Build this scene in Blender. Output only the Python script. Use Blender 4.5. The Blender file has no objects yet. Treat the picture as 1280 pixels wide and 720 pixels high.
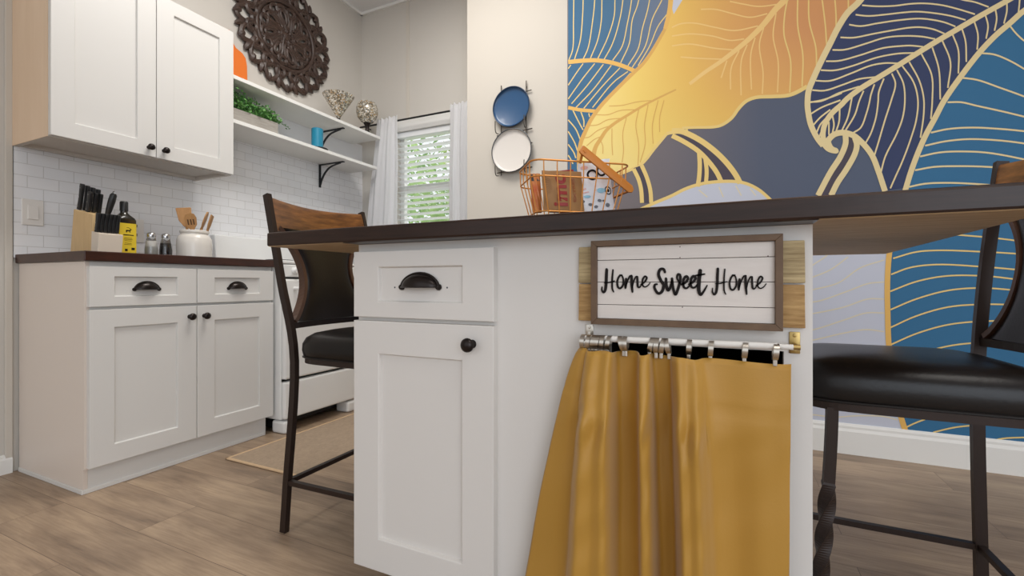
import bpy, bmesh, math, random
from math import sin, cos, pi, radians, sqrt
from mathutils import Vector, Matrix
random.seed(7)
S = bpy.context.scene
COL = S.collection

# ------------------------------------------------------------------ camera
F_PX, YAW, HOR, CAMZ = 573.0, radians(24.8), 354.0, 0.793
cam_d = bpy.data.cameras.new('camera')
cam = bpy.data.objects.new('camera', cam_d); COL.objects.link(cam)
cam.location = (0, 0, CAMZ); cam.rotation_euler = (pi/2, 0, YAW)
cam_d.sensor_width = 36.0; cam_d.lens = F_PX/1280*36
cam_d.shift_y = (HOR-360)/1280
cam_d.clip_start = .05
S.camera = cam

# ------------------------------------------------------------------ light, exposure
S.view_settings.view_transform = 'Standard'; S.view_settings.look = 'None'
S.view_settings.gamma = 1.0; S.view_settings.use_curve_mapping = False
S.view_settings.exposure = 0.0
W = bpy.data.worlds.new('daylight'); S.world = W; W.use_nodes = True
wn = W.node_tree.nodes; bg = wn['Background']
bg.inputs[0].default_value = (0.93, 0.96, 1.0, 1); bg.inputs[1].default_value = 1.15

def area(name, loc, target, sx, sy, power, colr):
    l = bpy.data.lights.new(name, 'AREA'); l.shape = 'RECTANGLE'; l.size = sx; l.size_y = sy
    l.energy = power; l.color = colr
    o = bpy.data.objects.new(name, l); COL.objects.link(o); o.location = loc
    o.rotation_euler = (Vector(target)-Vector(loc)).to_track_quat('-Z', 'Y').to_euler()
    return o
area('added_fill_kitchen', (-1.3, 1.5, 2.98), (-1.3, 1.5, 0), .9, .9, 36, (1, .97, .93))  # unseen area light added under the ceiling to brighten the kitchen side
area('added_fill_dining', (0.9, 0.2, 2.98), (0.9, 0.2, 0), 1.2, 1.2, 22, (1, .96, .91))  # second unseen overhead light, added as soft fill near the camera
sun_d = bpy.data.lights.new('sun', 'SUN'); sun_d.energy = 2.6; sun_d.angle = radians(8); sun_d.color = (1, .97, .92)
sun = bpy.data.objects.new('sun', sun_d); COL.objects.link(sun); sun.rotation_euler = Vector((.25, -1, -.85)).to_track_quat('-Z', 'Y').to_euler()
area('added_blue_fill', (1.75, -1.9, 1.35), (.2, 1.2, .95), 1.7, 2.0, 26, (.78, .88, 1))  # unseen bluish light added behind the camera to reflect in the counter edge

# ------------------------------------------------------------------ materials
def lin(c): c /= 255.0; return c/12.92 if c <= .04045 else ((c+.055)/1.055)**2.4
def rgb(r, g, b): return (lin(r), lin(g), lin(b), 1)
MATS = {}
def mat(name, c, rough=.5, metal=0, spec=.5, noise=0, nscale=20, stretch=(1,1,1), c2=None, bump=0, bscale=60, trans=0, coat=0, emit=None, sheen=0, alpha=1):
    if name in MATS: return MATS[name]
    m = bpy.data.materials.new(name); m.use_nodes = True
    nt = m.node_tree; p = nt.nodes['Principled BSDF']
    p.inputs['Base Color'].default_value = rgb(*c)
    p.inputs['Roughness'].default_value = rough; p.inputs['Metallic'].default_value = metal
    p.inputs['Specular IOR Level'].default_value = spec
    p.inputs['Transmission Weight'].default_value = trans
    p.inputs['Coat Weight'].default_value = coat
    p.inputs['Sheen Weight'].default_value = sheen
    p.inputs['Alpha'].default_value = alpha
    tc = nt.nodes.new('ShaderNodeTexCoord')
    if c2 is not None:
        mp = nt.nodes.new('ShaderNodeMapping'); mp.inputs['Scale'].default_value = stretch
        nt.links.new(tc.outputs['Object'], mp.inputs[0])
        n = nt.nodes.new('ShaderNodeTexNoise'); n.inputs['Scale'].default_value = nscale
        n.inputs['Detail'].default_value = 5; n.inputs['Roughness'].default_value = .6
        nt.links.new(mp.outputs[0], n.inputs[0])
        r = nt.nodes.new('ShaderNodeValToRGB')
        r.color_ramp.elements[0].position = .5-.5*max(.1, 1-noise); r.color_ramp.elements[1].position = .5+.5*max(.1, 1-noise)
        r.color_ramp.elements[0].color = rgb(*c); r.color_ramp.elements[1].color = rgb(*c2)
        nt.links.new(n.outputs[0], r.inputs[0]); nt.links.new(r.outputs[0], p.inputs['Base Color'])
    if bump:
        n2 = nt.nodes.new('ShaderNodeTexNoise'); n2.inputs['Scale'].default_value = bscale; n2.inputs['Detail'].default_value = 3
        nt.links.new(tc.outputs['Object'], n2.inputs[0])
        b = nt.nodes.new('ShaderNodeBump'); b.inputs['Strength'].default_value = bump; b.inputs['Distance'].default_value = .002
        nt.links.new(n2.outputs[0], b.inputs['Height']); nt.links.new(b.outputs[0], p.inputs['Normal'])
    MATS[name] = m; return m

M_ISL = mat('island_white_paint', (222, 218, 213), .5, bump=.06, bscale=120)
M_CAB = mat('cabinet_white_paint', (220, 218, 214), .38)
M_MAPLE = mat('maple_veneer', (234, 208, 180), .5, c2=(226, 198, 168), noise=.4, nscale=6, stretch=(3, 3, .4))
M_SIDE = mat('cabinet_side_reflected_tint', (226, 214, 203), .4)  # pinkish reflected light on the end panel, put into its colour
M_WALL = mat('wall_paint_greige', (206, 201, 193), .75, bump=.05, bscale=200)
M_WALL2 = mat('wall_paint_beige', (206, 199, 188), .75, bump=.05, bscale=200)
M_CEIL = mat('ceiling_paint', (232, 232, 233), .8)
M_TRIM = mat('trim_white', (236, 235, 231), .45)
M_COUNTER = mat('dark_stained_wood', (34, 22, 17), .3, spec=.32, c2=(54, 35, 27), noise=.45, nscale=9, stretch=(1.2, 14, 14), bump=.15, bscale=30)
M_COUNTERL = mat('red_brown_stained_wood', (46, 27, 21), .32, c2=(74, 41, 28), noise=.5, nscale=7, stretch=(8, 1.5, 8))
M_PINE = mat('raw_pine', (206, 180, 142), .6, c2=(160, 134, 102), noise=.5, nscale=5, stretch=(1.2, 12, 5))
M_BRONZE = mat('oil_rubbed_bronze', (40, 33, 30), .3, .6)
M_BLKMETAL = mat('dark_brown_metal', (47, 35, 30), .42, .2, spec=.35, bump=.1, bscale=90)
M_LEATHER = mat('black_leather', (22, 18, 17), .3, spec=.32, bump=.12, bscale=140)
M_CREST = mat('walnut_wood', (78, 46, 24), .33, c2=(142, 92, 46), noise=.6, nscale=8, stretch=(6, 1.4, 9))
M_WALNUTD = mat('dark_walnut_wood', (66, 42, 30), .4, c2=(84, 54, 36), noise=.5, nscale=8, stretch=(6, 6, 2))
M_GOLDCLOTH = mat('mustard_satin', (178, 132, 46), .5, sheen=.25, bump=.08, bscale=250)
M_NICKEL = mat('brushed_nickel', (200, 194, 184), .28, 1)
M_BRASS = mat('antique_brass', (176, 150, 96), .35, 1)
M_WHITEROD = mat('white_enamel', (226, 222, 216), .35)
M_SIGNW = mat('sign_white_boards', (226, 219, 213), .6, c2=(216, 208, 201), noise=.4, nscale=8, stretch=(2, 8, 14))
M_SIGNF = mat('sign_brown_frame', (112, 88, 66), .6, c2=(94, 72, 54), noise=.5, nscale=10, stretch=(3, 8, 3))
M_PALLET = mat('weathered_board', (206, 184, 140), .7, c2=(146, 124, 86), noise=.62, nscale=7, stretch=(2, 6, 26))
M_PALLET2 = mat('tan_board', (196, 160, 106), .7, c2=(148, 110, 62), noise=.62, nscale=6, stretch=(3, 6, 22))
M_INK = mat('black_letter_paint', (30, 25, 24), .7, spec=.2)
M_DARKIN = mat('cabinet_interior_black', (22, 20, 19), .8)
M_STOVE = mat('white_appliance_enamel', (238, 238, 236), .18, coat=.3)
M_BLACK = mat('black_plastic', (24, 24, 25), .4)
M_BLUEPL = mat('blue_stoneware', (44, 82, 122), .3, coat=.2)
M_WHITEPL = mat('white_stoneware', (226, 220, 213), .3)
M_GREYRIM = mat('grey_plate_rim', (70, 74, 80), .35)
M_WIRE = mat('grey_iron_wire', (92, 86, 80), .4, .8)
M_COPPER = mat('copper_wire', (222, 150, 74), .35, .4)
M_COPPERL = mat('tan_copper_strap', (206, 128, 50), .45)
M_MEDAL = mat('carved_dark_wood', (52, 38, 33), .42, c2=(74, 54, 44), noise=.5, nscale=12)
M_ORANGE = mat('orange_enamel', (232, 120, 42), .4)
M_TEAL = mat('teal_wax', (40, 138, 170), .35)
M_PLANTER = mat('grey_weathered_wood', (176, 170, 162), .75, c2=(146, 140, 132), noise=.5, nscale=8, stretch=(8, 2, 20))
M_LEAF = mat('boxwood_leaf', (66, 130, 74), .5, c2=(112, 160, 70), noise=.3, nscale=30)
M_OUTLEAF = mat('garden_leaf', (150, 186, 110), .55, c2=(104, 150, 84), noise=.3, nscale=3)
M_OUTLEAF2 = mat('garden_leaf_pale', (200, 222, 160), .55, c2=(150, 188, 116), noise=.3, nscale=3)
M_BARK = mat('bark', (96, 78, 62), .9)
M_GRASS = mat('lawn', (124, 150, 88), .9, c2=(100, 126, 70), noise=.4, nscale=6)
M_CURTAIN = mat('sheer_white_linen', (247, 247, 248), .8)
M_BLIND = mat('white_blind_slat', (240, 242, 243), .5)
M_RUG = mat('woven_beige_rug', (180, 158, 134), .95, c2=(152, 134, 115), noise=.4, nscale=90, stretch=(1, .6, 1), bump=.4, bscale=400)
M_RUGB = mat('beige_rug_binding', (204, 174, 138), .9)
M_BLOCK = mat('maple_block', (222, 190, 140), .5, c2=(206, 172, 122), noise=.5, nscale=10, stretch=(6, 6, 1))
M_BLOCKF = mat('pale_maple_block', (224, 210, 192), .5)
M_BOTTLE = mat('dark_olive_glass', (34, 30, 20), .12, spec=.7)
M_YELLOW = mat('yellow_label', (226, 196, 46), .5)
M_CROCK = mat('cream_crock_glaze', (228, 222, 213), .22)
M_SPOON = mat('bamboo_wood', (186, 140, 84), .5, c2=(164, 116, 64), noise=.5, nscale=14, stretch=(3, 3, 1))
M_SALT = mat('white_salt', (236, 232, 226), .8)
M_PEPPER = mat('peppercorn_brown', (78, 52, 38), .7, c2=(52, 34, 26), noise=.2, nscale=160)
M_STEEL = mat('polished_steel', (196, 196, 196), .2, 1)
M_SWITCH = mat('switch_plate_white', (232, 228, 222), .4)
M_KRAFT = mat('kraft_paper', (166, 122, 72), .6, c2=(150, 106, 60), noise=.4, nscale=12)
M_REDPRINT = mat('red_print', (150, 34, 28), .5)
M_REDBAG = mat('red_foil', (196, 54, 34), .35, c2=(226, 170, 90), noise=.2, nscale=26)
M_WHITEBAG = mat('white_pouch_film', (226, 226, 230), .35)
M_PBLUE = mat('pale_blue_print', (148, 196, 216), .5)
M_PPINK = mat('pale_pink_print', (226, 178, 170), .5)
M_PGREY = mat('grey_print', (110, 112, 118), .5)

def glass(name, c, rough=.02):
    m = mat(name, c, rough, trans=1); m.node_tree.nodes['Principled BSDF'].inputs['IOR'].default_value = 1.45; return m
M_GLASS = glass('clear_glass', (250, 252, 252))
def pane_mat():
    m = bpy.data.materials.new('window_pane_glass'); m.use_nodes = True; nt = m.node_tree
    nt.nodes.remove(nt.nodes['Principled BSDF'])
    t = nt.nodes.new('ShaderNodeBsdfTransparent'); g = nt.nodes.new('ShaderNodeBsdfGlossy'); g.inputs['Roughness'].default_value = .02
    mx = nt.nodes.new('ShaderNodeMixShader'); mx.inputs[0].default_value = .06
    nt.links.new(t.outputs[0], mx.inputs[1]); nt.links.new(g.outputs[0], mx.inputs[2])
    nt.links.new(mx.outputs[0], nt.nodes['Material Output'].inputs[0]); return m
M_PANE = pane_mat()
def sheer():
    m = M_CURTAIN; nt = m.node_tree; p = nt.nodes['Principled BSDF']
    t = nt.nodes.new('ShaderNodeBsdfTranslucent'); t.inputs[0].default_value = rgb(240, 240, 242)
    mx = nt.nodes.new('ShaderNodeMixShader'); mx.inputs[0].default_value = .5
    nt.links.new(p.outputs[0], mx.inputs[1]); nt.links.new(t.outputs[0], mx.inputs[2])
    nt.links.new(mx.outputs[0], nt.nodes['Material Output'].inputs[0])
sheer()
def leafy(m, k):
    nt = m.node_tree; p = nt.nodes['Principled BSDF']; t = nt.nodes.new('ShaderNodeBsdfTranslucent')
    src = p.inputs['Base Color'].links[0].from_socket; nt.links.new(src, t.inputs[0])
    mx = nt.nodes.new('ShaderNodeMixShader'); mx.inputs[0].default_value = k
    nt.links.new(p.outputs[0], mx.inputs[1]); nt.links.new(t.outputs[0], mx.inputs[2]); nt.links.new(mx.outputs[0], nt.nodes['Material Output'].inputs[0])
leafy(M_OUTLEAF, .4); leafy(M_OUTLEAF2, .4)

def vmath(nt, tc_out, ax):
    s = nt.nodes.new('ShaderNodeSeparateXYZ'); nt.links.new(tc_out, s.inputs[0])
    c = nt.nodes.new('ShaderNodeCombineXYZ')
    nt.links.new(s.outputs[ax[0]], c.inputs[0]); nt.links.new(s.outputs[ax[1]], c.inputs[1]); return c.outputs[0]

def tile_mat():
    m = bpy.data.materials.new('white_subway_tile'); m.use_nodes = True; nt = m.node_tree; p = nt.nodes['Principled BSDF']
    tc = nt.nodes.new('ShaderNodeTexCoord'); v = vmath(nt, tc.outputs['Object'], (1, 2))
    b = nt.nodes.new('ShaderNodeTexBrick'); b.inputs['Scale'].default_value = 1
    b.inputs['Brick Width'].default_value = .1035; b.inputs['Row Height'].default_value = .0505
    b.inputs['Mortar Size'].default_value = .0013; b.inputs['Mortar Smooth'].default_value = .15
    b.inputs['Color1'].default_value = rgb(241, 241, 242); b.inputs['Color2'].default_value = rgb(235, 236, 238)
    b.inputs['Mortar'].default_value = rgb(212, 211, 210)
    nt.links.new(v, b.inputs[0]); nt.links.new(b.outputs[0], p.inputs['Base Color'])
    p.inputs['Roughness'].default_value = .16
    bp = nt.nodes.new('ShaderNodeBump'); bp.invert = True; bp.inputs['Strength'].default_value = .5; bp.inputs['Distance'].default_value = .002
    nt.links.new(b.outputs['Fac'], bp.inputs['Height']); nt.links.new(bp.outputs[0], p.inputs['Normal'])
    return m
M_TILE = tile_mat()

def floor_mat():
    m = bpy.data.materials.new('oak_plank_floor'); m.use_nodes = True; nt = m.node_tree; p = nt.nodes['Principled BSDF']
    N = nt.nodes.new; L = nt.links.new
    tc = N('ShaderNodeTexCoord')
    b = N('ShaderNodeTexBrick'); b.offset = .37; b.inputs['Scale'].default_value = 1
    b.inputs['Brick Width'].default_value = 1.25; b.inputs['Row Height'].default_value = .185
    b.inputs['Mortar Size'].default_value = .0011; b.inputs['Mortar Smooth'].default_value = .2; b.inputs['Bias'].default_value = 0
    b.inputs['Color1'].default_value = (0, 0, 0, 1); b.inputs['Color2'].default_value = (1, 1, 1, 1); b.inputs['Mortar'].default_value = (.5, .5, .5, 1)
    L(tc.outputs['Object'], b.inputs[0])
    # grain, shifted per plank
    off = N('ShaderNodeVectorMath'); off.operation = 'MULTIPLY_ADD'; off.inputs[1].default_value = (7, 13, 3)
    L(b.outputs[0], off.inputs[0]); L(tc.outputs['Object'], off.inputs[2])
    mp = N('ShaderNodeMapping'); mp.inputs['Scale'].default_value = (1.3, 9, 1); L(off.outputs[0], mp.inputs[0])
    n = N('ShaderNodeTexNoise'); n.inputs['Scale'].default_value = 2.2; n.inputs['Detail'].default_value = 8; n.inputs['Roughness'].default_value = .62; n.inputs['Distortion'].default_value = .8
    L(mp.outputs[0], n.inputs[0])
    mp2 = N('ShaderNodeMapping'); mp2.inputs['Scale'].default_value = (3, 60, 1); L(off.outputs[0], mp2.inputs[0])
    n2 = N('ShaderNodeTexNoise'); n2.inputs['Scale'].default_value = 3; n2.inputs['Detail'].default_value = 4; L(mp2.outputs[0], n2.inputs[0])
    mp3 = N('ShaderNodeMapping'); mp3.inputs['Scale'].default_value = (1.0, 2.2, 1); L(off.outputs[0], mp3.inputs[0])
    n3 = N('ShaderNodeTexNoise'); n3.inputs['Scale'].default_value = 2.6; n3.inputs['Detail'].default_value = 3; L(mp3.outputs[0], n3.inputs[0])
    r = N('ShaderNodeValToRGB'); e = r.color_ramp.elements
    e[0].position = .27; e[0].color = rgb(112, 94, 79); e[1].position = .70; e[1].color = rgb(192, 167, 139)
    k = e.new(.48); k.color = rgb(160, 137, 114)
    mixn = N('ShaderNodeMix'); mixn.data_type = 'FLOAT'; mixn.inputs[0].default_value = .45
    L(n.outputs[0], mixn.inputs[2]); L(n3.outputs[0], mixn.inputs[3]); L(mixn.outputs[0], r.inputs[0])
    hs = N('ShaderNodeHueSaturation')
    mr = N('ShaderNodeMapRange'); mr.inputs[3].default_value = .84; mr.inputs[4].default_value = 1.1; L(b.outputs[0], mr.inputs[0])
    L(mr.outputs[0], hs.inputs['Value']); L(r.outputs[0], hs.inputs['Color'])
    ml = N('ShaderNodeMix'); ml.data_type = 'RGBA'; ml.blend_type = 'MULTIPLY'; ml.inputs[0].default_value = .35
    r2 = N('ShaderNodeValToRGB'); r2.color_ramp.elements[0].position = .35; r2.color_ramp.elements[0].color = (.55, .5, .46, 1); r2.color_ramp.elements[1].position = .6
    L(n2.outputs[0], r2.inputs[0]); L(hs.outputs[0], ml.inputs[6]); L(r2.outputs[0], ml.inputs[7])
    mo = N('ShaderNodeMix'); mo.data_type = 'RGBA'; mo.inputs[7].default_value = rgb(112, 92, 76)
    L(b.outputs['Fac'], mo.inputs[0]); L(ml.outputs[2], mo.inputs[6]); L(mo.outputs[2], p.inputs['Base Color'])
    p.inputs['Roughness'].default_value = .42
    bp = N('ShaderNodeBump'); bp.inputs['Strength'].default_value = .15; bp.inputs['Distance'].default_value = .002
    L(n2.outputs[0], bp.inputs['Height']); L(bp.outputs[0], p.inputs['Normal'])
    return m
M_FLOOR = floor_mat()

def mosaic_mat():
    m = bpy.data.materials.new('mosaic_glass'); m.use_nodes = True; nt = m.node_tree; p = nt.nodes['Principled BSDF']
    tc = nt.nodes.new('ShaderNodeTexCoord'); v = nt.nodes.new('ShaderNodeTexVoronoi'); v.inputs['Scale'].default_value = 120
    nt.links.new(tc.outputs['Object'], v.inputs[0])
    s = nt.nodes.new('ShaderNodeSeparateColor'); nt.links.new(v.outputs['Color'], s.inputs[0])
    r = nt.nodes.new('ShaderNodeValToRGB'); e = r.color_ramp.elements; r.color_ramp.interpolation = 'CONSTANT'
    e[0].color = rgb(122, 114, 100); e[1].position = .85; e[1].color = rgb(232, 226, 214)
    for pos, c in ((.25, (180, 168, 146)), (.45, (206, 200, 186)), (.62, (152, 154, 152)), (.75, (186, 156, 114))):
        k = e.new(pos); k.color = rgb(*c)
    nt.links.new(s.outputs[0], r.inputs[0]); nt.links.new(r.outputs[0], p.inputs['Base Color'])
    p.inputs['Roughness'].default_value = .15; p.inputs['Metallic'].default_value = .25
    return m
M_MOSAIC = mosaic_mat()

# ------------------------------------------------------------------ mesh helpers
def new(): return bmesh.new()
def box(bm, x0, x1, y0, y1, z0, z1, bev=0, mi=0):
    b = bmesh.new(); bmesh.ops.create_cube(b, size=1)
    for v in b.verts:
        v.co = ((x0+x1)/2+v.co.x*(x1-x0), (y0+y1)/2+v.co.y*(y1-y0), (z0+z1)/2+v.co.z*(z1-z0))
    if bev: bmesh.ops.bevel(b, geom=b.edges[:], offset=bev, segments=2, affect='EDGES', profile=.5)
    return merge(bm, b, mi)
def merge(bm, b, mi=0):
    mp = {}
    for v in b.verts: mp[v] = bm.verts.new(v.co)
    out = []
    for f in b.faces:
        try:
            g = bm.faces.new([mp[v] for v in f.verts]); g.material_index = mi if mi else f.material_index; g.smooth = f.smooth; out.append(g)
        except ValueError: pass
    b.free(); return out
def xform(bm, m):
    for v in bm.verts: v.co = m @ v.co
    return bm
def prism(bm, pts, fn, d0, d1, bev=0, mi=0):
    """pts: 2D outline, fn(a,b,d)->world; extruded from d0 to d1"""
    b = bmesh.new()
    A = [b.verts.new(fn(p[0], p[1], d0)) for p in pts]; B = [b.verts.new(fn(p[0], p[1], d1)) for p in pts]
    b.faces.new(A); b.faces.new(B[::-1]); n = len(pts)
    for i in range(n): b.faces.new((A[i], B[i], B[(i+1) % n], A[(i+1) % n]))
    bmesh.ops.recalc_face_normals(b, faces=b.faces[:])
    if bev: bmesh.ops.bevel(b, geom=b.edges[:], offset=bev, segments=2, affect='EDGES', profile=.5)
    return merge(bm, b, mi)
def cat(pts, n=8, closed=False):
    P = [Vector(p) for p in pts]
    if len(P) < 3: return P if not closed else P
    out = []; m = len(P); rng = m if closed else m-1
    for i in range(rng):
        if closed: p0, p1, p2, p3 = P[(i-1) % m], P[i], P[(i+1) % m], P[(i+2) % m]
        else: p0, p1, p2, p3 = P[max(i-1, 0)], P[i], P[i+1], P[min(i+2, m-1)]
        for k in range(n):
            t = k/n
            out.append(.5*((2*p1)+(p2-p0)*t+(2*p0-5*p1+4*p2-p3)*t*t+(3*p1-p0-3*p2+p3)*t**3))
    if not closed: out.append(P[-1])
    return out
def catc(pts, n=8):
    # centripetal spline: even curves through unevenly spaced points
    P = [Vector(p) for p in pts]
    if len(P) < 3: return P
    P = [P[0]*2-P[1]]+P+[P[-1]*2-P[-2]]; out = []
    for i in range(1, len(P)-2):
        p0, p1, p2, p3 = P[i-1:i+3]
        t1 = max((p1-p0).length, 1e-6)**.5; t2 = t1+max((p2-p1).length, 1e-6)**.5; t3 = t2+max((p3-p2).length, 1e-6)**.5
        for k in range(n):
            t = t1+(t2-t1)*k/n
            a1 = p0*((t1-t)/t1)+p1*(t/t1); a2 = p1*((t2-t)/(t2-t1))+p2*((t-t1)/(t2-t1)); a3 = p2*((t3-t)/(t3-t2))+p3*((t-t2)/(t3-t2))
            b1 = a1*((t2-t)/t2)+a2*(t/t2); b2 = a2*((t3-t)/(t3-t1))+a3*((t-t1)/(t3-t1))
            out.append(b1*((t2-t)/(t2-t1))+b2*((t-t1)/(t2-t1)))
    out.append(P[-2]); return out
def tube(bm, pts, r, seg=8, closed=False, square=False, twist=None, up=None, flat=None, caps=True, mi=0):
    P = [Vector(p) for p in pts]; n = len(P); rings = []
    R = r if isinstance(r, (list, tuple)) else [r]*n
    prev = None
    for i in range(n):
        a = P[(i-1) % n] if (closed or i > 0) else P[i]; c = P[(i+1) % n] if (closed or i < n-1) else P[i]
        t = (c-a)
        if t.length < 1e-9: t = Vector((0, 0, 1))
        t.normalize()
        if up is not None: u = Vector(up)
        elif prev is not None: u = prev
        else: u = Vector((0, 0, 1)) if abs(t.z) < .9 else Vector((1, 0, 0))
        x = u-t*u.dot(t)
        if x.length < 1e-6: x = Vector((0, 1, 0))-t*t.y
        x.normalize(); prev = x; y = t.cross(x)
        ang = twist[i] if twist else 0
        ring = []
        ns = 4 if square else seg
        for k in range(ns):
            th = 2*pi*k/ns+ang+(pi/4 if square else 0); rr = R[i]*(sqrt(2) if square else 1)
            fx, fy = flat if flat else (1, 1)
            ring.append(bm.verts.new(P[i]+x*cos(th)*rr*fx+y*sin(th)*rr*fy))
        rings.append(ring)
    ns = len(rings[0]); m = n if closed else n-1
    for i in range(m):
        A, B = rings[i], rings[(i+1) % n]
        for k in range(ns):
            f = bm.faces.new((A[k], A[(k+1) % ns], B[(k+1) % ns], B[k])); f.smooth = not square; f.material_index = mi
    if not closed and caps:
        bm.faces.new(rings[0][::-1]).material_index = mi; bm.faces.new(rings[-1]).material_index = mi
def lathe(bm, prof, origin, axis=(0, 0, 1), seg=24, mi=0):
    q = Vector((0, 0, 1)).rotation_difference(Vector(axis)); o = Vector(origin); rings = []
    for r, z in prof:
        if r < 1e-6: rings.append([bm.verts.new(o+q @ Vector((0, 0, z)))])
        else: rings.append([bm.verts.new(o+q @ Vector((r*cos(2*pi*k/seg), r*sin(2*pi*k/seg), z))) for k in range(seg)])
    for A, B in zip(rings[:-1], rings[1:]):
        for k in range(seg):
            a, b = A[k % len(A)], A[(k+1) % len(A)]; c, d = B[(k+1) % len(B)], B[k % len(B)]
            vs = []
            for v in (a, b, c, d):
                if v not in vs: vs.append(v)
            if len(vs) > 2:
                f = bm.faces.new(vs); f.smooth = True; f.material_index = mi
def grid(bm, fn, nu, nv, mi=0, smooth=True, closed_u=False):
    V = [[bm.verts.new(fn(i/nu, j/nv)) for j in range(nv+1)] for i in range(nu+(0 if closed_u else 1))]
    n = len(V)
    for i in range(nu):
        for j in range(nv):
            f = bm.faces.new((V[i][j], V[(i+1) % n][j], V[(i+1) % n][j+1], V[i][j+1])); f.smooth = smooth; f.material_index = mi
    return V

def obj(name, bm, mats, parent=None, recalc=True, sharp=40, solid=0, subsurf=0):
    if recalc: bmesh.ops.recalc_face_normals(bm, faces=bm.faces[:])
    if parent is not None: off = Vector(parent['_o'])
    else:
        xs = [v.co for v in bm.verts]
        off = Vector(((min(v.x for v in xs)+max(v.x for v in xs))/2, (min(v.y for v in xs)+max(v.y for v in xs))/2, min(v.z for v in xs)))
        off = Vector(map(lambda t: round(t, 4), off))
    for v in bm.verts: v.co -= off
    me = bpy.data.meshes.new(name); bm.to_mesh(me); bm.free()
    for m in (mats if isinstance(mats, (list, tuple)) else [mats]): me.materials.append(m)
    o = bpy.data.objects.new(name, me); COL.objects.link(o)
    if parent is not None:
        o.parent = parent['_obj']
    else: o.location = off
    if sharp and any(f.use_smooth for f in me.polygons):
        try: me.set_sharp_from_angle(angle=radians(sharp))
        except Exception: pass
    if solid:
        md = o.modifiers.new('thickness', 'SOLIDIFY'); md.thickness = solid; md.offset = 0
    if subsurf:
        md = o.modifiers.new('smooth', 'SUBSURF'); md.levels = subsurf; md.render_levels = subsurf
    return o
class Node(dict): pass
def thing(name, label, cat_, loc, group=None):
    o = bpy.data.objects.new(name, None); COL.objects.link(o); o.location = loc; o.empty_display_size = .05
    o['label'] = label; o['category'] = cat_
    if group: o['group'] = group
    return Node(_o=tuple(loc), _obj=o)
def sub(o, parent):            # node for an object that has children of its own
    return Node(_o=parent['_o'], _obj=o)
def tag(o, label, cat_, group=None):
    o['label'] = label; o['category'] = cat_
    if group: o['group'] = group
    return o
def struct(name, bm, m, parent=None, **k):
    o = obj(name, bm, m, parent, **k); o['kind'] = 'structure'; return o
def copy_thing(root, loc, label=None, group=None):
    r = root.copy(); COL.objects.link(r); r.location = loc
    if label: r['label'] = label
    if group: r['group'] = group
    for ch in list(root.children):
        c = ch.copy(); COL.objects.link(c); c.parent = r
        for g in ch.children:
            d = g.copy(); COL.objects.link(d); d.parent = c
    return r
def text_bm(s, size, depth=.0006, bold=0):
    cu = bpy.data.curves.new('t', 'FONT'); cu.body = s; cu.size = size; cu.extrude = depth; cu.align_x = 'CENTER'; cu.align_y = 'CENTER'; cu.resolution_u = 3; cu.offset = bold
    o = bpy.data.objects.new('t', cu); COL.objects.link(o); dg = bpy.context.evaluated_depsgraph_get(); dg.update()
    me = o.evaluated_get(dg).to_mesh(); b = bmesh.new(); b.from_mesh(me)
    o.evaluated_get(dg).to_mesh_clear(); bpy.data.objects.remove(o); bpy.data.curves.remove(cu); return b

# plane of the mural wall seen from the surveyed viewpoint (used to survey the printed pattern)
def on_wall(u, v, y):
    c, s = cos(YAW), sin(YAW); k = (u-640)/F_PX
    dx, dy, dz = -s+c*k, c+s*k, (HOR-v)/F_PX
    t = y/dy; return (dx*t, CAMZ+dz*t)

# ================================================================== STRUCTURE
LW, BW, MW, CE = -2.72, 2.92, 2.60, 3.02
b = new(); box(b, -2.9, 7, -7, 3.1, -.06, 0); struct('floor', b, M_FLOOR)
b = new(); box(b, LW-.12, LW, -2.6, BW+.12, 0, CE); struct('wall_left', b, M_WALL)
b = new()                                            # kitchen back wall with a window opening
wx0, wx1, wz0, wz1 = -2.36, -1.79, .95, 1.985
box(b, LW, wx0, BW, BW+.12, 0, CE); box(b, wx1, -1.3, BW, BW+.12, 0, CE)
box(b, wx0, wx1, BW, BW+.12, 0, wz0); box(b, wx0, wx1, BW, BW+.12, wz1, CE)
struct('wall_back', b, M_WALL)
b = new(); box(b, -1.524, 3.4, MW, MW+.12, 0, CE); box(b, -1.524, -1.404, MW+.12, BW, 0, CE); struct('wall_dining', b, M_WALL2)
b = new(); box(b, LW-.12, 3.4, -2.6, BW+.2, CE, CE+.1); struct('ceiling', b, M_CEIL)
b = new(); box(b, 3.4, 3.52, .6, MW+.12, 0, CE); struct('wall_right', b, M_WALL2)
# crown strip and wall battens
b = new(); box(b, LW, LW+.018, -2.6, BW, CE-.02, CE); box(b, LW, -1.524, BW-.018, BW, CE-.02, CE); struct('trim_1', b, M_TRIM)
b = new(); box(b, -2.262, -2.234, BW-.006, BW, 2.0, CE-.02, .002); struct('trim_2', b, M_WALL2)
b = new(); box(b, LW, LW+.012, .845, .868, 0, CE, .003); struct('trim_3', b, M_WALL2)
b = new(); box(b, LW, LW+.01, .871, BW, .90, 1.69); struct('trim_4', b, M_TILE)
b = new(); box(b, LW, LW+.008, 1.6, BW, 1.69, 1.93); struct('trim_5', b, M_CEIL)
def base(pts_fn, name):
    b = new(); prism(b, [(0, 0), (.016, 0), (.016, .105), (.011, .118), (.011, .128), (.006, .14), (0, .14)], *pts_fn); struct(name, b, M_TRIM)
base((lambda a, h, d: (d, MW-.002-a, h), -1.52, 3.4), 'baseboard_dining')
base((lambda a, h, d: (LW+a, d, h*.56), -2.6, .866), 'baseboard_left')

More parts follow.
